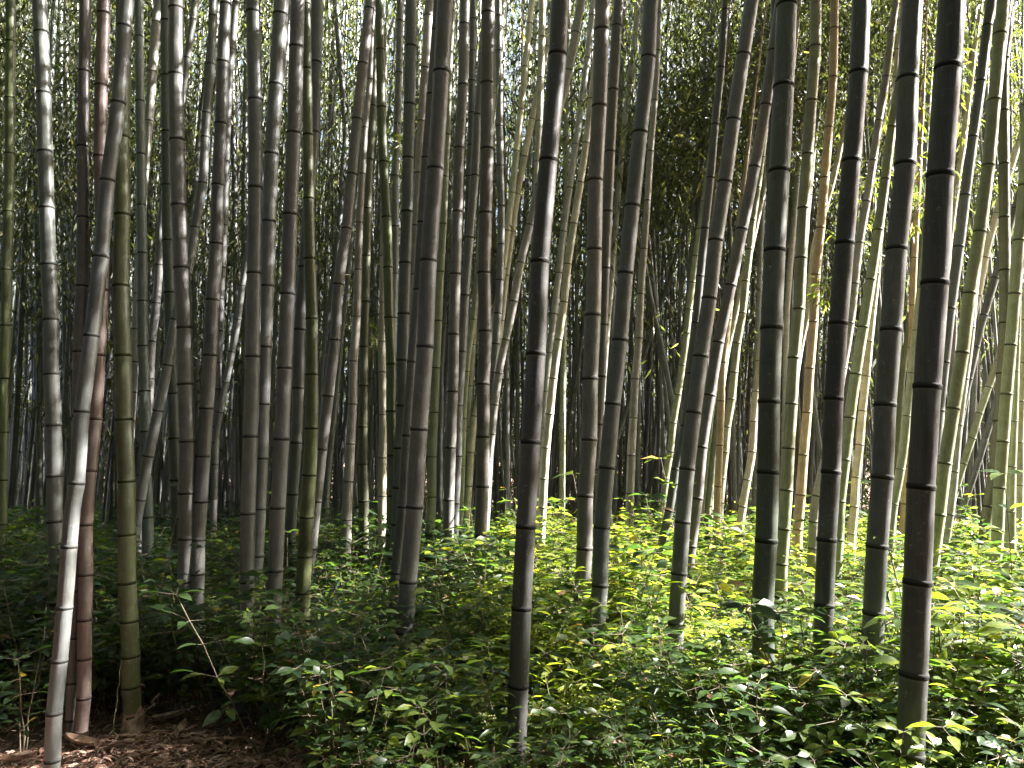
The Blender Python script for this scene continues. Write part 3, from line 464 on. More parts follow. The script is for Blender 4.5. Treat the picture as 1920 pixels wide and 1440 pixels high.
culms = []
rng = np.random.default_rng(11)
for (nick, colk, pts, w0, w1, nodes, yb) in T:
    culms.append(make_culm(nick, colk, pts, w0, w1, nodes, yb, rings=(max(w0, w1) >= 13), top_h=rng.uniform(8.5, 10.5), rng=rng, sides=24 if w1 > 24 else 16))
n_traced = len(culms)
# slim culms further back
frng = np.random.default_rng(5)
NF = 203
for i in range(NF):
    u = (i + frng.uniform(-0.6, 0.6)) / NF; x = -40 + u * 2000
    wv = float(np.clip(frng.gamma(6, 1.15), 3.6, 11.0))
    lean = frng.normal(0.012 + 0.055 * max(0, u - 0.35), 0.022)
    if frng.random() < 0.09: lean += frng.choice([-1, 1]) * frng.uniform(0.1, 0.3)
    xs = [x + lean * (700 - yy) + frng.normal(0, 1.2) + 10 * math.sin(yy / 500 + i) for yy in (0, 300, 600, 930)]
    colk = frng.choice(['dgrey', 'grey', 'dgreen', 'blue', 'warm', 'olive', 'red', 'pale'], p=[.3, .2, .14, .12, .1, .08, .02, .04])
    culms.append(make_culm(None, str(colk), list(zip(xs, (0, 300, 600, 930))), wv * 0.9, wv, None, HOR + 15.5 * wv, False, frng.uniform(5.5, 7.5), frng, sides=8))

# labels
order = sorted([c for c in culms if c.nick], key=lambda c: c.x700)
slim = sorted([c for c in culms if not c.nick], key=lambda c: c.x700)
ORD = ['first', 'second', 'third', 'fourth', 'fifth', 'sixth', 'seventh', 'eighth', 'ninth', 'tenth', 'eleventh', 'twelfth', 'thirteenth', 'fourteenth', 'fifteenth', 'sixteenth', 'seventeenth', 'eighteenth', 'nineteenth', 'twentieth']
REF = {
 'green-edged culm at the left edge': 'green-edged leftmost culm', 'grey culm beside the left edge with a lit patch': 'lit-patched grey culm near the left edge',
 'purplish-brown culm left of the leaning pale culm': 'purplish-brown culm at left', 'reddish-brown culm with cracked skin in the shade at left': 'reddish-brown culm at left',
 'speckled pale culm leaning over the bare litter': 'pale culm leaning over bare litter', 'olive-green culm with a sheathed foot': 'olive-green culm with sheathed foot',
 'bluish-grey culm just behind the olive-green one': 'bluish-grey culm behind the olive-green one', 'dark green culm close behind the bent one': 'dark green culm behind the bent one',
 'slightly bent brownish culm with sunlit upper half': 'slightly bent brownish culm', 'straight grey culm leaning right above the dark shrubs': 'grey culm above the dark shrubs',
 'strongly slanting grey culm crossing behind the bent one': 'strongly slanting grey culm at left', 'grey culm with closely ringed lit foot at left of centre': 'closely ringed grey culm',
 'grey culm leaning across behind the closely ringed one': 'culm crossing behind the closely ringed one', 'tall matt grey culm with a sunlit pinkish foot': 'matt grey culm with sunlit foot',
 'yellow-green culm with a wavy lit edge': 'yellow-green wavy culm', 'blackish culm sliding behind the yellow-green one': 'blackish culm behind the yellow-green one',
 'slanting grey culm with pinkish lit stretches, left of centre': 'slanting pinkish-lit grey culm', 'grey culm with a bright white right edge low down, left of centre': 'white-edged grey culm left of centre',
 'green culm bowing right near the centre left': 'green bowing culm', 'olive culm with a wavy cream edge': 'olive culm with wavy cream edge',
 'plain dark grey culm left of the thick central one': 'plain dark grey culm left of centre', 'dark culm touching the thick central one on its left': 'dark culm touching the thick central one',
 'thick grey central culm with shrubs round its foot': 'thick grey central culm', 'warm grey culm with a pinkish lit stretch right of the thick central one': 'warm grey culm beside the centre',
 'grey culm slipping behind the centre pair from the right': 'grey culm slipping behind the centre pair', 'straight dark brown culm at the centre with a shaded foot': 'straight dark brown centre culm',
 'bright cream culm passing behind the straight dark brown one': 'cream culm behind the dark brown one', 'tall cream leaning culm bright low down, crossing at centre': 'tall cream leaning centre culm',
 'white-lit leaning culm emerging left of the blackish one': 'white-lit culm left of the blackish one', 'most slanted pale culm crossing behind the blackish one': 'most slanted pale culm at centre',
 'thick blackish-brown culm right of centre running off the bottom': 'thick blackish culm right of centre', 'brightest cream culm leaning just right of the blackish one': 'brightest cream leaning culm',
 'grey culm with pink sunlit edge left of the tall grey leaning one': 'grey culm with pink sunlit edge', 'brown culm lit along its right side, second right of the blackish one': 'brown side-lit culm',
 'tall smooth grey culm leaning right of the pink-edged one': 'tall smooth grey leaning culm', 'pinkish-cream culm right of the tall smooth grey one': 'pinkish-cream culm',
 'dark grey culm crossing behind the white-footed culm': 'dark culm crossing behind the white-footed one', 'leaning grey culm with a whitish foot in sunlit shrubs': 'white-footed leaning grey culm',
 'grey leaning culm close right of the white-footed one': 'grey culm right of the white-footed one', 'green-cream slim culm left of the white-footed one': 'green-cream slim culm',
 'slim tan culm upright among sunlit shrubs': 'slim tan culm', 'thick dark greenish culm with a lit strip at its upper right': 'thick dark greenish culm',
 'black culm touching the thick dark greenish one on its left': 'black culm beside the thick greenish one', 'green-lit culm right of the thick dark greenish one': 'green-lit culm',
 'tan orange culm standing bright on the right': 'bright tan orange culm', 'thick dark brown culm with thin lit right edge': 'thick dark brown culm', 'slanting culm passing behind the thick dark brown one': 'slanting culm behind the thick dark brown one',
 'green-shadowed slanting culm between two thick dark ones': 'green slanting culm between thick dark ones', 'slim cream culm with torn sheath scraps': 'slim cream culm with sheath scraps',
 'thick dark culm fully lit along its right edge near the bottom': 'thick dark culm with lit foot', 'thickest near culm on the right, darkest grey': 'thickest dark culm',
 'dark culm with brilliant right rim, first right of the thickest': 'bright-rimmed culm beside the thickest', 'grey-green leaning culm with a white rim, second right of the thickest': 'grey-green white-rimmed leaning culm',
 'upright olive culm near the right edge': 'upright olive culm', 'olive-cream culm in front of the right-edge group': 'olive-cream culm near the right edge', 'green culm with lit edge at the far right shrubs': 'green lit-edged culm at far right'}
cnt = {}
def ref(c): return REF.get(c.nick, c.nick)
for c in order:
    c.root['label'] = c.nick; c.root['group'] = 'bamboo culms of the grove'
for c in slim:
    left = [m for m in order if m.x700 <= c.x700]
    key = ref(left[-1]) if left else 'left edge of the photo'
    cnt[key] = cnt.get(key, 0) + 1; o_ = ORD[min(cnt[key] - 1, 19)]
    lab = f"{o_} slim {ADJ[c.col]} culm to the right of the {key}"
    if not left: lab = f"{o_} slim {ADJ[c.col]} culm counted from the left edge"
    if len(lab.split()) > 16: lab = f"{o_} slim culm to the right of the {key}"
    c.root['label'] = lab; c.root['group'] = 'slim bamboo culms further back'

# far culms nobody could count
def far_culms():
    r = np.random.default_rng(3); P0 = []; P1 = []; r0 = []; r1 = []
    for i in range(1350):
        y = r.uniform(13.5, 36); x = r.uniform(-0.85, 0.85) * y; z = float(ground_z(x, y)); lean = r.normal(0.02, 0.05); D = r.uniform(0.03, 0.05)
        p = np.array([x, y, z - 0.1])
        for k in range(5):
            q = p + np.array([lean * 2.6, r.normal(0, .05), 2.6]); P0.append(p); P1.append(q); r0.append(D * (1 - k * .12)); r1.append(D * (1 - (k + 1) * .12)); p = q
    V, l, t, _ = segs_mesh(np.array(P0), np.array(P1), np.array(r0), np.array(r1), 6)
    o = mesh_obj('distant_bamboo', np_mesh('distant_bamboo', V, l, t, np.ones(len(V)), 'nd', True), M_CULM); o.color = (0.15, 0.16, 0.152, 1)
    o['kind'] = 'stuff'; o['label'] = 'mass of distant dark bamboo culms closing the view behind the grove'; o['category'] = 'bamboo'
far_culms()

# sheath collar at the foot of the olive-green culm, scraps on the cream one
def sheath_for(nick_part, z0, z1, flare, parent_name='sheath'):
    c = [q for q in culms if q.nick and nick_part in q.nick][0]
    r = c.rb; n = 20; V = []; rr_ = random.Random(4)
    rings_ = 6
    for j in range(rings_):
        t = j / (rings_ - 1); rad = r * (1.10 + flare * (1 - t) ** 2)
        for k in range(n):
            a = 2 * math.pi * k / n; z = z0 + (z1 - z0) * t + (rr_.uniform(-0.02, 0.025) if j == rings_ - 1 else 0)
            q = rad * (1 + rr_.uniform(-0.05, 0.07)); V.append((q * math.cos(a), q * math.sin(a), z))
    loops = []
    for j in range(rings_ - 1):
        for k in range(n):
            if (k * 7 + j) % 11 == 0 and j > 2: continue
            loops.append((j * n + k, j * n + (k + 1) % n, (j + 1) * n + (k + 1) % n, (j + 1) * n + k))
    o = mesh_obj(parent_name, np_mesh('sheath', np.array(V), np.array(loops).ravel(), np.full(len(loops), 4), smooth=True), M_SHEATH, c.root)
    o['label'] = 'torn brown sheath flaring round the foot'
sheath_for('sheathed foot', -0.04, 0.12, 0.38)

# ------------------------------------------------------------------ undergrowth
def gen_shrub(r, kind, h):
    """leaf arrays and stem segments of one plant, foot at the origin"""
    P = []; D = []; N = []; Ln = []; W = []; S0 = []; S1 = []; R0 = []
    def leaf(p, d, ln, wr, up=0.9):
        P.append(p); D.append(d); n = np.array([r.normal(0, .35), r.normal(0, .35), up]); N.append(n); Ln.append(ln); W.append(ln * wr)
    if kind == 'broad' or kind == 'tall':
        ns = r.integers(3, 6) if kind == 'broad' else r.integers(1, 3)
        for s in range(ns):
            az = r.uniform(0, 6.28); sp = r.uniform(0.15, 0.55) if kind == 'broad' else r.uniform(0.05, 0.25)
            p = np.array([r.normal(0, .006), r.normal(0, .006), 0]); hh = h * r.uniform(0.6, 1.0); k = 6; phase = r.uniform(0, 6.28)
            for j in range(k):
                q = p + np.array([math.cos(az) * sp, math.sin(az) * sp, 1]) * hh / k + r.normal(0, .006, 3)
                S0.append(p); S1.append(q); R0.append(0.0035 * (1 - j / k * 0.6))
                if j >= (1 if kind == 'broad' else 2):
                    nl = 3 if kind == 'broad' else 2
                    for m in range(nl + (2 if j == k - 1 else 0)):
                        phase += 2.4; a = phase; el = r.uniform(-0.15, 0.5)
                        d = np.array([math.cos(a) * math.cos(el), math.sin(a) * math.cos(el), math.sin(el)])
                        off = r.uniform(0.01, 0.08) if kind == 'broad' else 0.01
                        b = q + d * off; S0.append(q); S1.append(b); R0.append(0.0013)
                        ln = r.uniform(0.05, 0.085) if kind == 'broad' else r.uniform(0.07, 0.11)
                        leaf(b, d, ln, r.uniform(0.36, 0.46))
                        if kind == 'broad' and r.random() < 0.55:
                            a2 = a + r.uniform(0.5, 1.1) * r.choice([-1, 1]); leaf(b - d * off * .4, np.array([math.cos(a2), math.sin(a2), el]), ln * 0.85, 0.42)
                p = q
    elif kind == 'fine':
        for s in range(r.integers(3, 6)):
            az = r.uniform(0, 6.28); p = np.zeros(3); hh = h * r.uniform(0.6, 1); q = np.array([math.cos(az) * .1 * hh, math.sin(az) * .1 * hh, hh * .45]); S0.append(p); S1.append(q); R0.append(.003)
            for f in range(4):
                a = r.uniform(0, 6.28); L = r.uniform(.12, .24) * (h / .5); el = r.uniform(.25, 1.0); d0 = np.array([math.cos(a) * math.cos(el), math.sin(a) * math.cos(el), math.sin(el)]); p2 = q
                for m in range(6):
                    d0 = norm(d0 + np.array([0, 0, -.16])); p3 = p2 + d0 * L / 6; S0.append(p2); S1.append(p3); R0.append(.0012)
                    sd = norm(np.cross(d0, [0, 0, 1.0]))
                    for sg in (-1, 1):
                        dd = norm(d0 * .6 + sd * sg + r.normal(0, .15, 3)); ln = r.uniform(.03, .05) * (1.1 - m * .07)
                        leaf(p3, dd, ln, r.uniform(.3, .42))
                    p2 = p3
                leaf(p2, d0, .045, .36)
    else:                                              # lance: young bamboo or grass tuft
        for s in range(r.integers(3, 5)):
            az = r.uniform(0, 6.28); p = np.zeros(3); sp = r.uniform(.1, .4); hh = h * r.uniform(.6, 1.1)
            for j in range(6):
                q = p + np.array([math.cos(az) * sp, math.sin(az) * sp, 1]) * hh / 6; S0.append(p); S1.append(q); R0.append(.0022)
                if j > 1:
                    for m in range(3):
                        a = r.uniform(0, 6.28); el = r.uniform(-.1, .6); leaf(q, np.array([math.cos(a), math.sin(a), el]), r.uniform(.08, .14), r.uniform(.13, .2))
                p = q
    A = lambda z: np.array(z, float)
    return A(P), A(D), A(N), A(Ln), A(W), A(S0), A(S1), A(R0)
srng = np.random.default_rng(21)
VAR = {k: [gen_shrub(srng, k, h) for h in np.linspace(lo, hi, n)] for k, lo, hi, n in (('broad', .38, .62, 9), ('tall', .5, .85, 5), ('fine', .42, .62, 7), ('lance', .4, .6, 4))}

def in_clearing(x, y):
    px, py = project(np.array([x, y, 0.0]))
    # bare litter at the lower left
    if px < 600 and px > -400 and py > 1430: return True
    return (px < 470 and y < 4.6 and px > -400) and (py > 1235 + max(0, (px - 400)) * 0.9 + max(0, 150 - px) * 0.25 - 12)

near_base = np.array([[c.base[0], c.base[1]] for c in culms if c.Y < 8])
def scatter(seed, y0, y1, gap, xm=0.74):
    r = np.random.default_rng(seed); out = []; y = y0
    while y < y1:
        g = gap * (1 + 0.02 * y)
        n = int(2 * (xm * y + 0.3) / g)
        for i in range(n):
            x = -(xm * y + 0.3) + (i + r.uniform(0, 1)) * g; yy = y + r.uniform(-.5, .5) * g
            if in_clearing(x, yy): continue
            out.append((x, yy))
        y += g
    return out
def plant_height(x, y):
    """size of the plants: lower by the near edge, tall lumps further back"""
    px, py = project(np.array([x, y, 0.0]))
    lump = 0.5 + 0.5 * math.sin(x * 1.7 + 1.0) * math.sin(y * 1.25 + 0.5)
    s = 0.98 + 0.72 * lump
    if y < 3.4: s *= 0.62 + 0.2 * max(0, (y - 2.4))
    if 840 < px < 1330 and 5.5 < y < 9.5: s *= 1.18
    return s

FINE_X = lambda px: 0.5 if 880 < px < 1500 else 0.25
def build_mass(name, plants, seed, tmpl, stems, label, thin=1.0, leafm=M_SHRUB):
    r = np.random.default_rng(seed); acc = {'S': [[] for _ in range(6)], 'L': [[] for _ in range(6)]}; sg = [[], [], []]
    for (x, y) in plants:
        px, py = project(np.array([x, y, 0.0])); u = r.random()
        kind = 'fine' if u < FINE_X(px) else ('broad' if u < 0.86 else ('lance' if u < 0.93 else 'tall'))
        if kind == 'tall' and y < 4.5: kind = 'broad'
        v = VAR[kind][r.integers(len(VAR[kind]))]; s = plant_height(x, y) * r.uniform(.72, 1.12)
        a = r.uniform(0, 6.28); ca, sa = math.cos(a), math.sin(a); M = np.array([[ca, -sa, 0], [sa, ca, 0], [0, 0, 1]]).T
        o = np.array([x, y, float(ground_z(x, y))])
        keep = r.random(len(v[0])) < thin
        ls = s * (1.02 if y < 7 else 1.25)
        A = acc['S'][:]; A = acc['S']
        A[0].append(v[0][keep] @ M * s + o); A[1].append(v[1][keep] @ M); A[2].append(v[2][keep] @ M); A[3].append(v[3][keep] * ls); A[4].append(v[4][keep] * ls)
        base = (r.uniform(0.0, 0.5) if kind != 'fine' else r.uniform(0.2, 0.65)) + (0.28 if px > 860 and y > 4 else (0.12 if px > 860 else 0))  # leaf tint raised on the right: sunlight put into the colour
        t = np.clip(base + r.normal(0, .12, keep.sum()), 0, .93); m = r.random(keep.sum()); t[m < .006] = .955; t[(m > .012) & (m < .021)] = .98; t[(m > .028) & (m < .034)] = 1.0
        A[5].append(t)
        if stems: sg[0].append(v[5] @ M * s + o); sg[1].append(v[6] @ M * s + o); sg[2].append(v[7] * s)
    P, D, N, Ln, W, ti = [np.concatenate(q) for q in acc['S']]
    Vv, lp, tt, at = leaves_mesh(name, P, D, N, Ln, W, ti, tmpl)
    me = np_mesh(name, Vv, lp, tt, at, 'tint', smooth=False)
    me.materials.append(leafm)
    o = bpy.data.objects.new(name, me); C.objects.link(o); o['kind'] = 'stuff'; o['label'] = label; o['category'] = 'undergrowth'
    if stems:
        S0, S1, R0 = [np.concatenate(q) for q in sg]; V2, l2, t2, _ = segs_mesh(S0, S1, R0, R0 * .8, 3)
        s2 = mesh_obj(name + '_stems', np_mesh('stems', V2, l2, t2), M_STEM, o); s2.name = 'stems'; s2['kind'] = 'stuff'
    return len(P)

near = scatter(1, 2.35, 6.2, 0.158); mid = scatter(2, 6.2, 12.5, 0.215); far = scatter(4, 12.5, 34, 0.42)
# individual shrubs are built apart below; leave them room
IND = []
irng = np.random.default_rng(31)
for c in culms:
    if c.nick and c.Y < 9.0:
        for side, dx, dy in (('left of', -1, -.1), ('right of', 1, -.1), ('in front of', 0, -1)):
            g = 0.22; x = c.base[0] + dx * g; y = c.base[1] + dy * g
            if y < 2.35 or in_clearing(x, y): continue
            if side != 'in front of' and irng.random() < 0.35: continue
            px, py = project(np.array([x, y, .2]))
            if not (0 < px < 1920): continue
            if any((x - q[0]) ** 2 + (y - q[1]) ** 2 < 0.14 ** 2 for q in IND): continue
            IND.append((x, y, side, c))
ia = np.array([[q[0], q[1]] for q in IND])
def clear(pl, d): return [p for p in pl if ((ia - np.array(p)) ** 2).sum(1).min() > d * d]
near = clear(near, .12); mid = clear(mid, .12)
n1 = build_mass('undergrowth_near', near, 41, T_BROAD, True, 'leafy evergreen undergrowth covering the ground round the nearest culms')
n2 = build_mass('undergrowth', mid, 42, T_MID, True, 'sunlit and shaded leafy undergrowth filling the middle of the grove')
n3 = build_mass('undergrowth_far', far, 43, T_FAR, False, 'low dim undergrowth far back between the slim culms', thin=.8)
print('leaves', n1, n2, n3)

# prototypes for the single plants
def shrub_proto(v, tint_base, r, tmpl=T_BROAD, m=M_SHRUB):
    t = np.clip(tint_base + r.normal(0, .1, len(v[0])), 0, .93); q = r.random(len(t)); t[q < .012] = .955
    Vv, lp, tt, at = leaves_mesh('f', v[0], v[1], v[2], v[3], v[4], t, tmpl); a = np_mesh('foliage', Vv, lp, tt, at); a.materials.append(m)
    V2, l2, t2, _ = segs_mesh(v[5], v[6], v[7], v[7] * .8, 4); b = np_mesh('stems', V2, l2, t2); b.materials.append(M_STEM)
    return a, b
PR = {}
for k in VAR:
    PR[k] = [shrub_proto(v, b, irng, m=mm) for v in VAR[k] for b, mm in ((.15, M_SHRUB), (.4, M_SHRUB))]
def place_plant(name, meshes, x, y, s, label, cat, group):
    e = empty(name, (x, y, float(ground_z(x, y)) - .005), label, cat, group); e.rotation_euler.z = irng.uniform(0, 6.28); e.scale = (s, s, s)
    for nm, me in (('foliage', meshes[0]), ('stem', meshes[1])):
        o = bpy.data.objects.new(nm, me); C.objects.link(o); o.parent = e
    return e
def shortnick(n): return n
for (x, y, side, c) in IND:
    px, py = project(np.array([x, y, 0])); k = 'fine' if irng.random() < FINE_X(px) else 'broad'
    ad = {'broad': 'broad-leaved shrub', 'fine': 'feathery shrub'}[k]
    lab = f"{ad} {side} the foot of the {ref(c)}"
    if len(lab.split()) > 16: lab = f"{ad} {side} the {ref(c)}"
    place_plant('shrub', PR[k][irng.integers(len(PR[k]))], x, y, plant_height(x, y) * irng.uniform(.85, 1.15), lab, 'shrub', 'shrubs round the culm feet')

# taller saplings that stand out against the grove
SAP = [(1835, 1215, .98, 'tall'), (1795, 1210, .85, 'tall'), (1905, 1235, 1.0, 'tall'), (1056, 1130, .95, 'tall'), (1000, 1140, .8, 'tall'), (930, 1140, .85, 'tall'), (1190, 1140, .8, 'tall'), (300, 1150, .85, 'tall'),
       (335, 1360, .42, 'tall'), (700, 1330, .8, 'broad'), (40, 1420, .95, 'broad'), (1420, 1390, .7, 'lance')]
SLAB = ['tall bright sapling with pointed leaves against dark trunks at the right', 'shorter bright sapling beside the tall one at the right', 'sapling with yellow-green leaves at the right edge',
        'sunlit sapling rising right of the blackish-brown culm', 'small sunlit sapling behind the blackish-brown culm', 'yellowish sapling beside the straight dark brown culm', 'bright sapling top between pink-edged and smooth grey culms',
        'pale-topped sapling in shade beside the bent brownish culm', 'tiny sapling with pinkish leaves at the edge of the bare litter', 'dark glossy shrub left of the thick grey central culm', 'large-leaved dark shrub at the lower left edge', 'grassy tuft before the thick dark greenish culm']
for (px, yb, s, k), lab in zip(SAP, SLAB):
    Y = depth_of_base(yb); x = at_depth(px, yb, Y)[0][0]
    if k == 'tall':
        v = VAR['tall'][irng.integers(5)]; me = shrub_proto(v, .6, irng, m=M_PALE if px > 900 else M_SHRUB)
    else: me = PR[k][irng.integers(len(PR[k]))]
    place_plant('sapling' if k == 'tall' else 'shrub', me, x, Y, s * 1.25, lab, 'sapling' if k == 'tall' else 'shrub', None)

# ------------------------------------------------------------------ litter
def litter():
    r = np.random.default_rng(9); n = 26000
    y = r.uniform(2.2, 9, n) ** 1.0; x = r.uniform(-.78, .78, n) * y
    extra = 15000; ye = r.uniform(2.4, 4.4, extra); xe = r.uniform(-3.3, -1.0, extra); x = np.concatenate([x, xe]); y = np.concatenate([y, ye]); n = len(x)
    P = np.stack([x, y, ground_z(x, y) + r.uniform(.002, .022, n)], 1); a = r.uniform(0, 6.28, n); D = np.stack([np.cos(a), np.sin(a), r.normal(0, .12, n)], 1)
    N = np.stack([r.normal(0, .3, n), r.normal(0, .3, n), np.ones(n)], 1); L = r.uniform(.03, .10, n); W = L * r.uniform(.1, .24, n)
    V, l, t, at = leaves_mesh('l', P, D, N, L, W, r.random(n), T_LANCE)
    o = mesh_obj('leaf_litter', np_mesh('leaf_litter', V, l, t, at), M_DRY); o['kind'] = 'stuff'; o['label'] = 'dry reddish-brown bamboo leaves littering the ground'; o['category'] = 'leaf litter'
litter()

# ------------------------------------------------------------------ bamboo foliage
def lit_zone(x, y):
    """share of open sky above ground point (x, y) along the sun: gaps shaped to place the sunlight"""
    v = np.where(y > 4.5, .14, .2) + 0 * x
    z1 = (y > 5.2) & (y < 16) & (x > -1.7)
    z2 = (x > -0.2 + 0.4 * np.clip(5.2 - y, 0, 3)) & (y > 3.0) & (y < 6.5)
    z3 = (x > -0.5) & (y > 1.4) & (y <= 3.5)
    v = np.where(z3, .9, v); v = np.where(z2, .97, v); v = np.where((x > .4) & (y > 2.0) & (y < 6.5), 1.0, v); v = np.where(z1, 1.0, v)
    v = np.where((x <= -1.7) & (x > -4.2) & (y > 5.2), .46, v)
    v = np.where((x <= .55) & (x > -1.8) & (y > 3) & (y <= 5.5), .5, v)
    v = np.where((x < -0.8) & (x > -3.0) & (y > 2.2) & (y < 4.3), .75, v)
    return v
def gap(fx, fy):
    g = (np.sin(fx * 4.7 + 1.7 * np.sin(fy * 2.9)) + np.sin(fy * 4.1 + 1.6 * np.sin(fx * 2.3) + 1) + np.sin((fx + fy) * 3.1 + 2) + .6 * np.sin((fx - fy) * 6.7)) / 3.6
    return np.clip(0.5 + 0.95 * g, 0, 1)               # 0..1, patches about half a metre across
def open_sky(fx, fy, z=None): return gap(fx, fy) < lit_zone(fx, fy)
def sun_foot(P, z=0.9):
    k = (P[:, 2] - z) / S[2]; return P[:, 0] - S[0] * k, P[:, 1] - S[1] * k

def spray_leaves(r, centers, per, spread, ln, wr, droop=0.9):
    n = len(centers) * per; c = np.repeat(centers, per, 0)
    P = c + r.normal(0, 1, (n, 3)) * spread
    a = r.uniform(0, 6.28, n); D = np.stack([np.cos(a), np.sin(a), -r.uniform(.1, 1.6, n) * droop], 1)
    N = r.normal(0, 1, (n, 3)) + np.array([0, 0, .8]); L = r.uniform(.7, 1.3, n) * ln; W = L * wr
    return P, D, N, L, W
def foliage_obj(name, P, D, N, L, W, t, tmpl, m, label, kind='stuff', cat='foliage'):
    V, l, tt, at = leaves_mesh(name, P, D, N, L, W, t, tmpl); o = mesh_obj(name, np_mesh(name, V, l, tt, at), m)
    o['kind'] = kind; o['label'] = label; o['category'] = cat; return o

def canopy():  # unseen leaf clumps added to shade all but the chosen sunlit areas
    r = np.random.default_rng(13); n = 9000
    fx = r.uniform(-6, 9.5, n); fy = r.uniform(-1, 17, n); z = r.uniform(6.5, 10.5, n)
    k = (z - .9) / S[2]; Cn = np.stack([fx + S[0] * k, fy + S[1] * k, z], 1)
    keep = ~open_sky(fx, fy)
    # clump the remaining gaps so the dapples have a size of their own
    Cn = Cn[keep]
    pxy = np.array([project(c) for c in Cn]); vis = (pxy[:, 0] > -60) & (pxy[:, 0] < 1980) & (pxy[:, 1] > -40) & (pxy[:, 1] < 1440) & (Cn[:, 1] > 0) & (Cn[:, 1] < 11)
    Cn = Cn[~vis]
    P, D, N, L, W = spray_leaves(r, Cn, 26, np.array([.26, .26, .22]), .17, .22)
    foliage_obj('shade_canopy', P, D, N, L, W, r.random(len(P)), T_FAR, M_BAMB, 'unseen bamboo canopy added above the grove to shade it')
    print('canopy leaves', len(P))
canopy()

def back_foliage():
    r = np.random.default_rng(17)
    # hanging sprays between 12 and 24 m, upper part of the view
    C1 = []
    while len(C1) < 10500:
        Y = r.uniform(11.5, 24); px = r.uniform(-60, 1980); py = r.uniform(-140, 820)
        dens = np.interp(py, [-140, 250, 520, 820], [1, .9, .36, .06])
        if 330 < px < 1250: dens *= (.36 if (abs(px - 740) < 110 or abs(px - 950) < 60 or abs(px - 420) < 40) else .8) if py < 420 else .95
        if px > 1250: dens *= 1.25
        if r.random() > dens: continue
        p = at_depth(px, py, Y)[0]; C1.append(p)
    C1 = np.array(C1); fx, fy = sun_foot(C1, 1.8); keep = r.random(len(C1)) > np.where((fy < 14) & (lit_zone(fx, fy) > .55), .93, 0); C1 = C1[keep]
    P, D, N, L, W = spray_leaves(r, C1, 26, np.array([.24, .3, .34]), .19, .17, 1.7)
    foliage_obj('bamboo_foliage', P, D, N, L, W, r.random(len(P)) ** 1.3, T_FAR, M_BAMB, 'drooping bamboo foliage hanging among the upper culms with sky gaps')
    # the far wall of the wood
    C2 = []
    while len(C2) < 17000:
        Y = r.uniform(26, 40); px = r.uniform(-120, 2040); py = r.uniform(-120, 1000)
        dens = np.interp(py, [-120, 300, 600, 760, 1000], [.2, .32, .9, 1, 1])
        if r.random() < dens: C2.append(at_depth(px, py, Y)[0])
    C2 = np.array(C2)
    P, D, N, L, W = spray_leaves(r, C2, 24, np.array([.45, .5, .5]), .26, .22)
    foliage_obj('distant_foliage', P, D, N, L, W, r.random(len(P)), T_FAR, M_BAMB, 'far wall of bamboo leaves closing the view behind the culms')
back_foliage()

def surround():
    """unseen foliage added overhead, behind and beside the viewer to block sky light"""
    r = np.random.default_rng(23); n = 13000
    a = r.uniform(0, 6.283, n); rad = r.uniform(9, 17, n); z = r.uniform(0.3, 12, n); x = rad * np.cos(a); y = rad * np.sin(a) + 4
    A = np.stack([x, y, z], 1); B = np.stack([r.uniform(-18, 26, 11500), r.uniform(-14, 24, 11500), r.uniform(9, 15, 11500)], 1)
    Cn = np.concatenate([A, B]); px = np.array([project(c) for c in Cn])
    vis = (Cn[:, 1] > 0.5) & (px[:, 0] > -260) & (px[:, 0] < 2180) & (px[:, 1] > -260); Cn = Cn[~vis]
    fx, fy = sun_foot(Cn); Cn = Cn[~((open_sky(fx, fy) | (lit_zone(fx, fy) > .5)) & (fx > -7) & (fx < 9.5))]  # added foliage opened along the sun where light should fall
    P, D, N, L, W = spray_leaves(r, Cn, 22, np.array([.45, .45, .4]), .34, .26)
    foliage_obj('sky_blocking_foliage', P, D, N, L, W, r.random(len(P)), T_FAR, M_BAMB, 'unseen bamboo foliage added all round the viewpoint to dim the sky light')
surround()

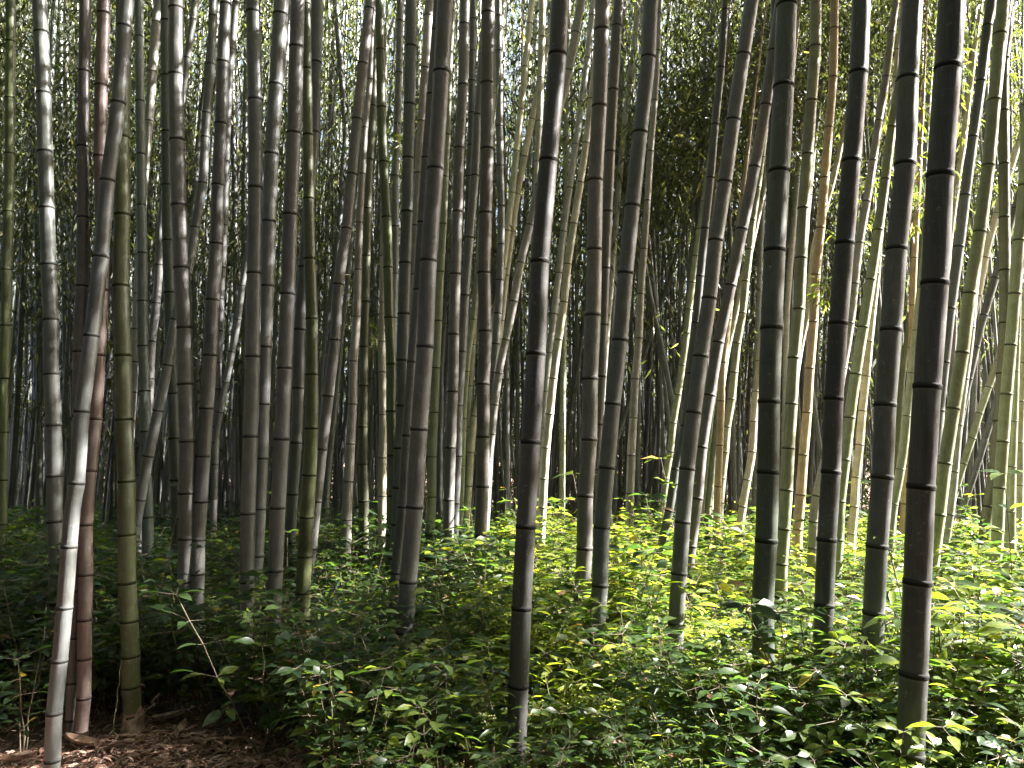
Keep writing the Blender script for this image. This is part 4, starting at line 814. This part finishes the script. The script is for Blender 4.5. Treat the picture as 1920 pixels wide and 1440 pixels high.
# single leafy branches that stand out
BR = [(1690, 130, 1650, 300, 1120), (1745, 60, 1720, 330, 1110), (1800, 40, 1805, 250, 1095), (1655, 330, 1620, 360, 1090), (1880, 60, 1915, 190, 1110), (1765, 350, 1712, 420, 1110), (1590, 330, 1615, 470, 1120),
      (1560, 520, 1550, 560, 1150), (745, 230, 750, 330, 1100), (700, 690, 690, 600, 1080)]
BL = ['yellow-green leafy branch hanging left of the thick right-hand culms', 'bright drooping leafy branch between two thick dark right culms', 'bright leafy branch just right of the thickest culm', 'small yellow sprig beside the fully lit dark culm',
      'leafy bamboo branch with long leaves at the upper right edge', 'reddish twig with yellow sprigs left of the thickest culm', 'pale leafy branch right of the tan orange culm', 'little green sprig right of the tan orange culm', 'small green sprig beside the bowing green culm', 'faded sprig left of the bowing green culm']
for (xa, ya, xb, yb2, ybase), lab in zip(BR, BL):
    r = np.random.default_rng(xa); Y = depth_of_base(ybase); a = at_depth(xa, ya, Y)[0]; b = at_depth(xb, yb2, Y)[0]
    e = empty('leafy_branch', a.tolist(), lab, 'branch', 'leafy branches low in the grove')
    Y = Y; n = 9; pts = [a + (b - a) * t + np.array([0, .1 * math.sin(t * 3), .08 * math.sin(t * 3.1)]) for t in np.linspace(0, 1, n)]; pts = np.array(pts) - a
    S0 = list(pts[:-1]); S1 = list(pts[1:]); R0 = [.003] * (n - 1); LP = []; LD = []
    for j in range(2, n):
        for m in range(4):
            d = norm(np.array([r.normal(), r.normal() * .6, r.uniform(-.9, .3)])); ln = r.uniform(.08, .28); q = pts[j] + d * ln; S0.append(pts[j]); S1.append(q); R0.append(.0013)
            for s in range(5):
                LP.append(q - d * ln * s * .14); LD.append(norm(d + r.normal(0, .45, 3) + np.array([0, 0, -.45])))
    LP = np.array(LP); LD = np.array(LD); k = len(LP); L = r.uniform(.08, .14, k)
    V, l, t, at = leaves_mesh('x', LP, LD, r.normal(0, .6, (k, 3)) + np.array([0, -.3, .8]), L, L * .16, r.random(k), T_LANCE); mesh_obj('foliage', np_mesh('foliage', V, l, t, at), M_YELL, e)
    V, l, t, _ = segs_mesh(np.array(S0), np.array(S1), np.array(R0), np.array(R0) * .8, 4); mesh_obj('twig', np_mesh('twig', V, l, t), M_TWIG, e)

# dead sticks caught among the shrubs
for k, (xa, ya, xb, yb2, ybase, lab) in enumerate([(338, 1110, 357, 1035, 1215, 'thin pale dead stick poking up from dark shrubs below the bent brownish culm'), (213, 1370, 228, 1240, 1390, 'crooked pale dead stem leaning beside the olive-green culm foot'),
        (1880, 1210, 1812, 1120, 1330, 'arching thin dry stem over the sunlit shrubs at the right edge'), (300, 1300, 262, 1345, 1385, 'thin dry twig slanting over the edge of the bare litter')]):
    r = np.random.default_rng(k); Y = depth_of_base(ybase); a = at_depth(xa, ya, Y)[0]; b = at_depth(xb, yb2, Y)[0]
    q = np.array([a + (b - a) * t + r.normal(0, .006, 3) * (0 < t < 1) for t in np.linspace(0, 1, 8)])
    foot = np.array([a[0] + (a[0] - b[0]) * .15, Y, float(ground_z(a[0], Y))]); q = np.vstack([foot, q]) if k != 3 else q
    V, l, t, _ = tube_rings(q - q[0], np.linspace(.0045, .002, len(q)), np.zeros(len(q)), 6)
    o = mesh_obj('dead_stick', np_mesh('dead_stick', V, l, t, smooth=True), M_TWIG, None, q[0].tolist()); o['label'] = lab; o['category'] = 'stick'; o['group'] = 'dead sticks among the shrubs'
# fallen culm sheaths on the bare litter
for k, (px, py, ln, lab) in enumerate([(285, 1365, .17, 'curled brown fallen sheath at the foot of the olive-green culm'), (330, 1400, .13, 'small curled sheath lying in the middle of the bare litter'), (180, 1415, .2, 'long pale fallen sheath by the foot of the pale leaning culm'), (60, 1425, .15, 'fallen sheath on the litter at the lower left corner'), (385, 1375, .12, 'fallen sheath at the right end of the bare litter')]):
    Y = depth_of_base(py); x = at_depth(px, py, Y)[0][0]; V = []; m = 9; r = random.Random(k)
    for i in range(m):
        t = i / (m - 1); wd = ln * .22 * math.sin(math.pi * min(1, .12 + t * .86)) ** .7
        for j in range(5):
            u = j / 4 * 2 - 1; V.append((t * ln + r.uniform(-.002, .002), wd * u * (1 - .35 * t), .012 + .03 * u * u + .03 * t * t + r.uniform(-.001, .001)))
    Fq = np.array([(i * 5 + j, i * 5 + j + 1, i * 5 + j + 6, i * 5 + j + 5) for i in range(m - 1) for j in range(4)])
    o = mesh_obj('fallen_sheath', np_mesh('fallen_sheath', np.array(V), Fq.ravel(), np.full(len(Fq), 4), smooth=True), M_SHEATH, None, (x, Y, float(ground_z(x, Y)) + .004)); o.rotation_euler.z = k * 1.3 + .3
    o['label'] = lab; o['category'] = 'sheath'; o['group'] = 'fallen sheaths on the litter'

print('culms', len(culms), 'traced', n_traced, 'rings', sum(c.rings for c in culms), 'shrubs', len(IND))
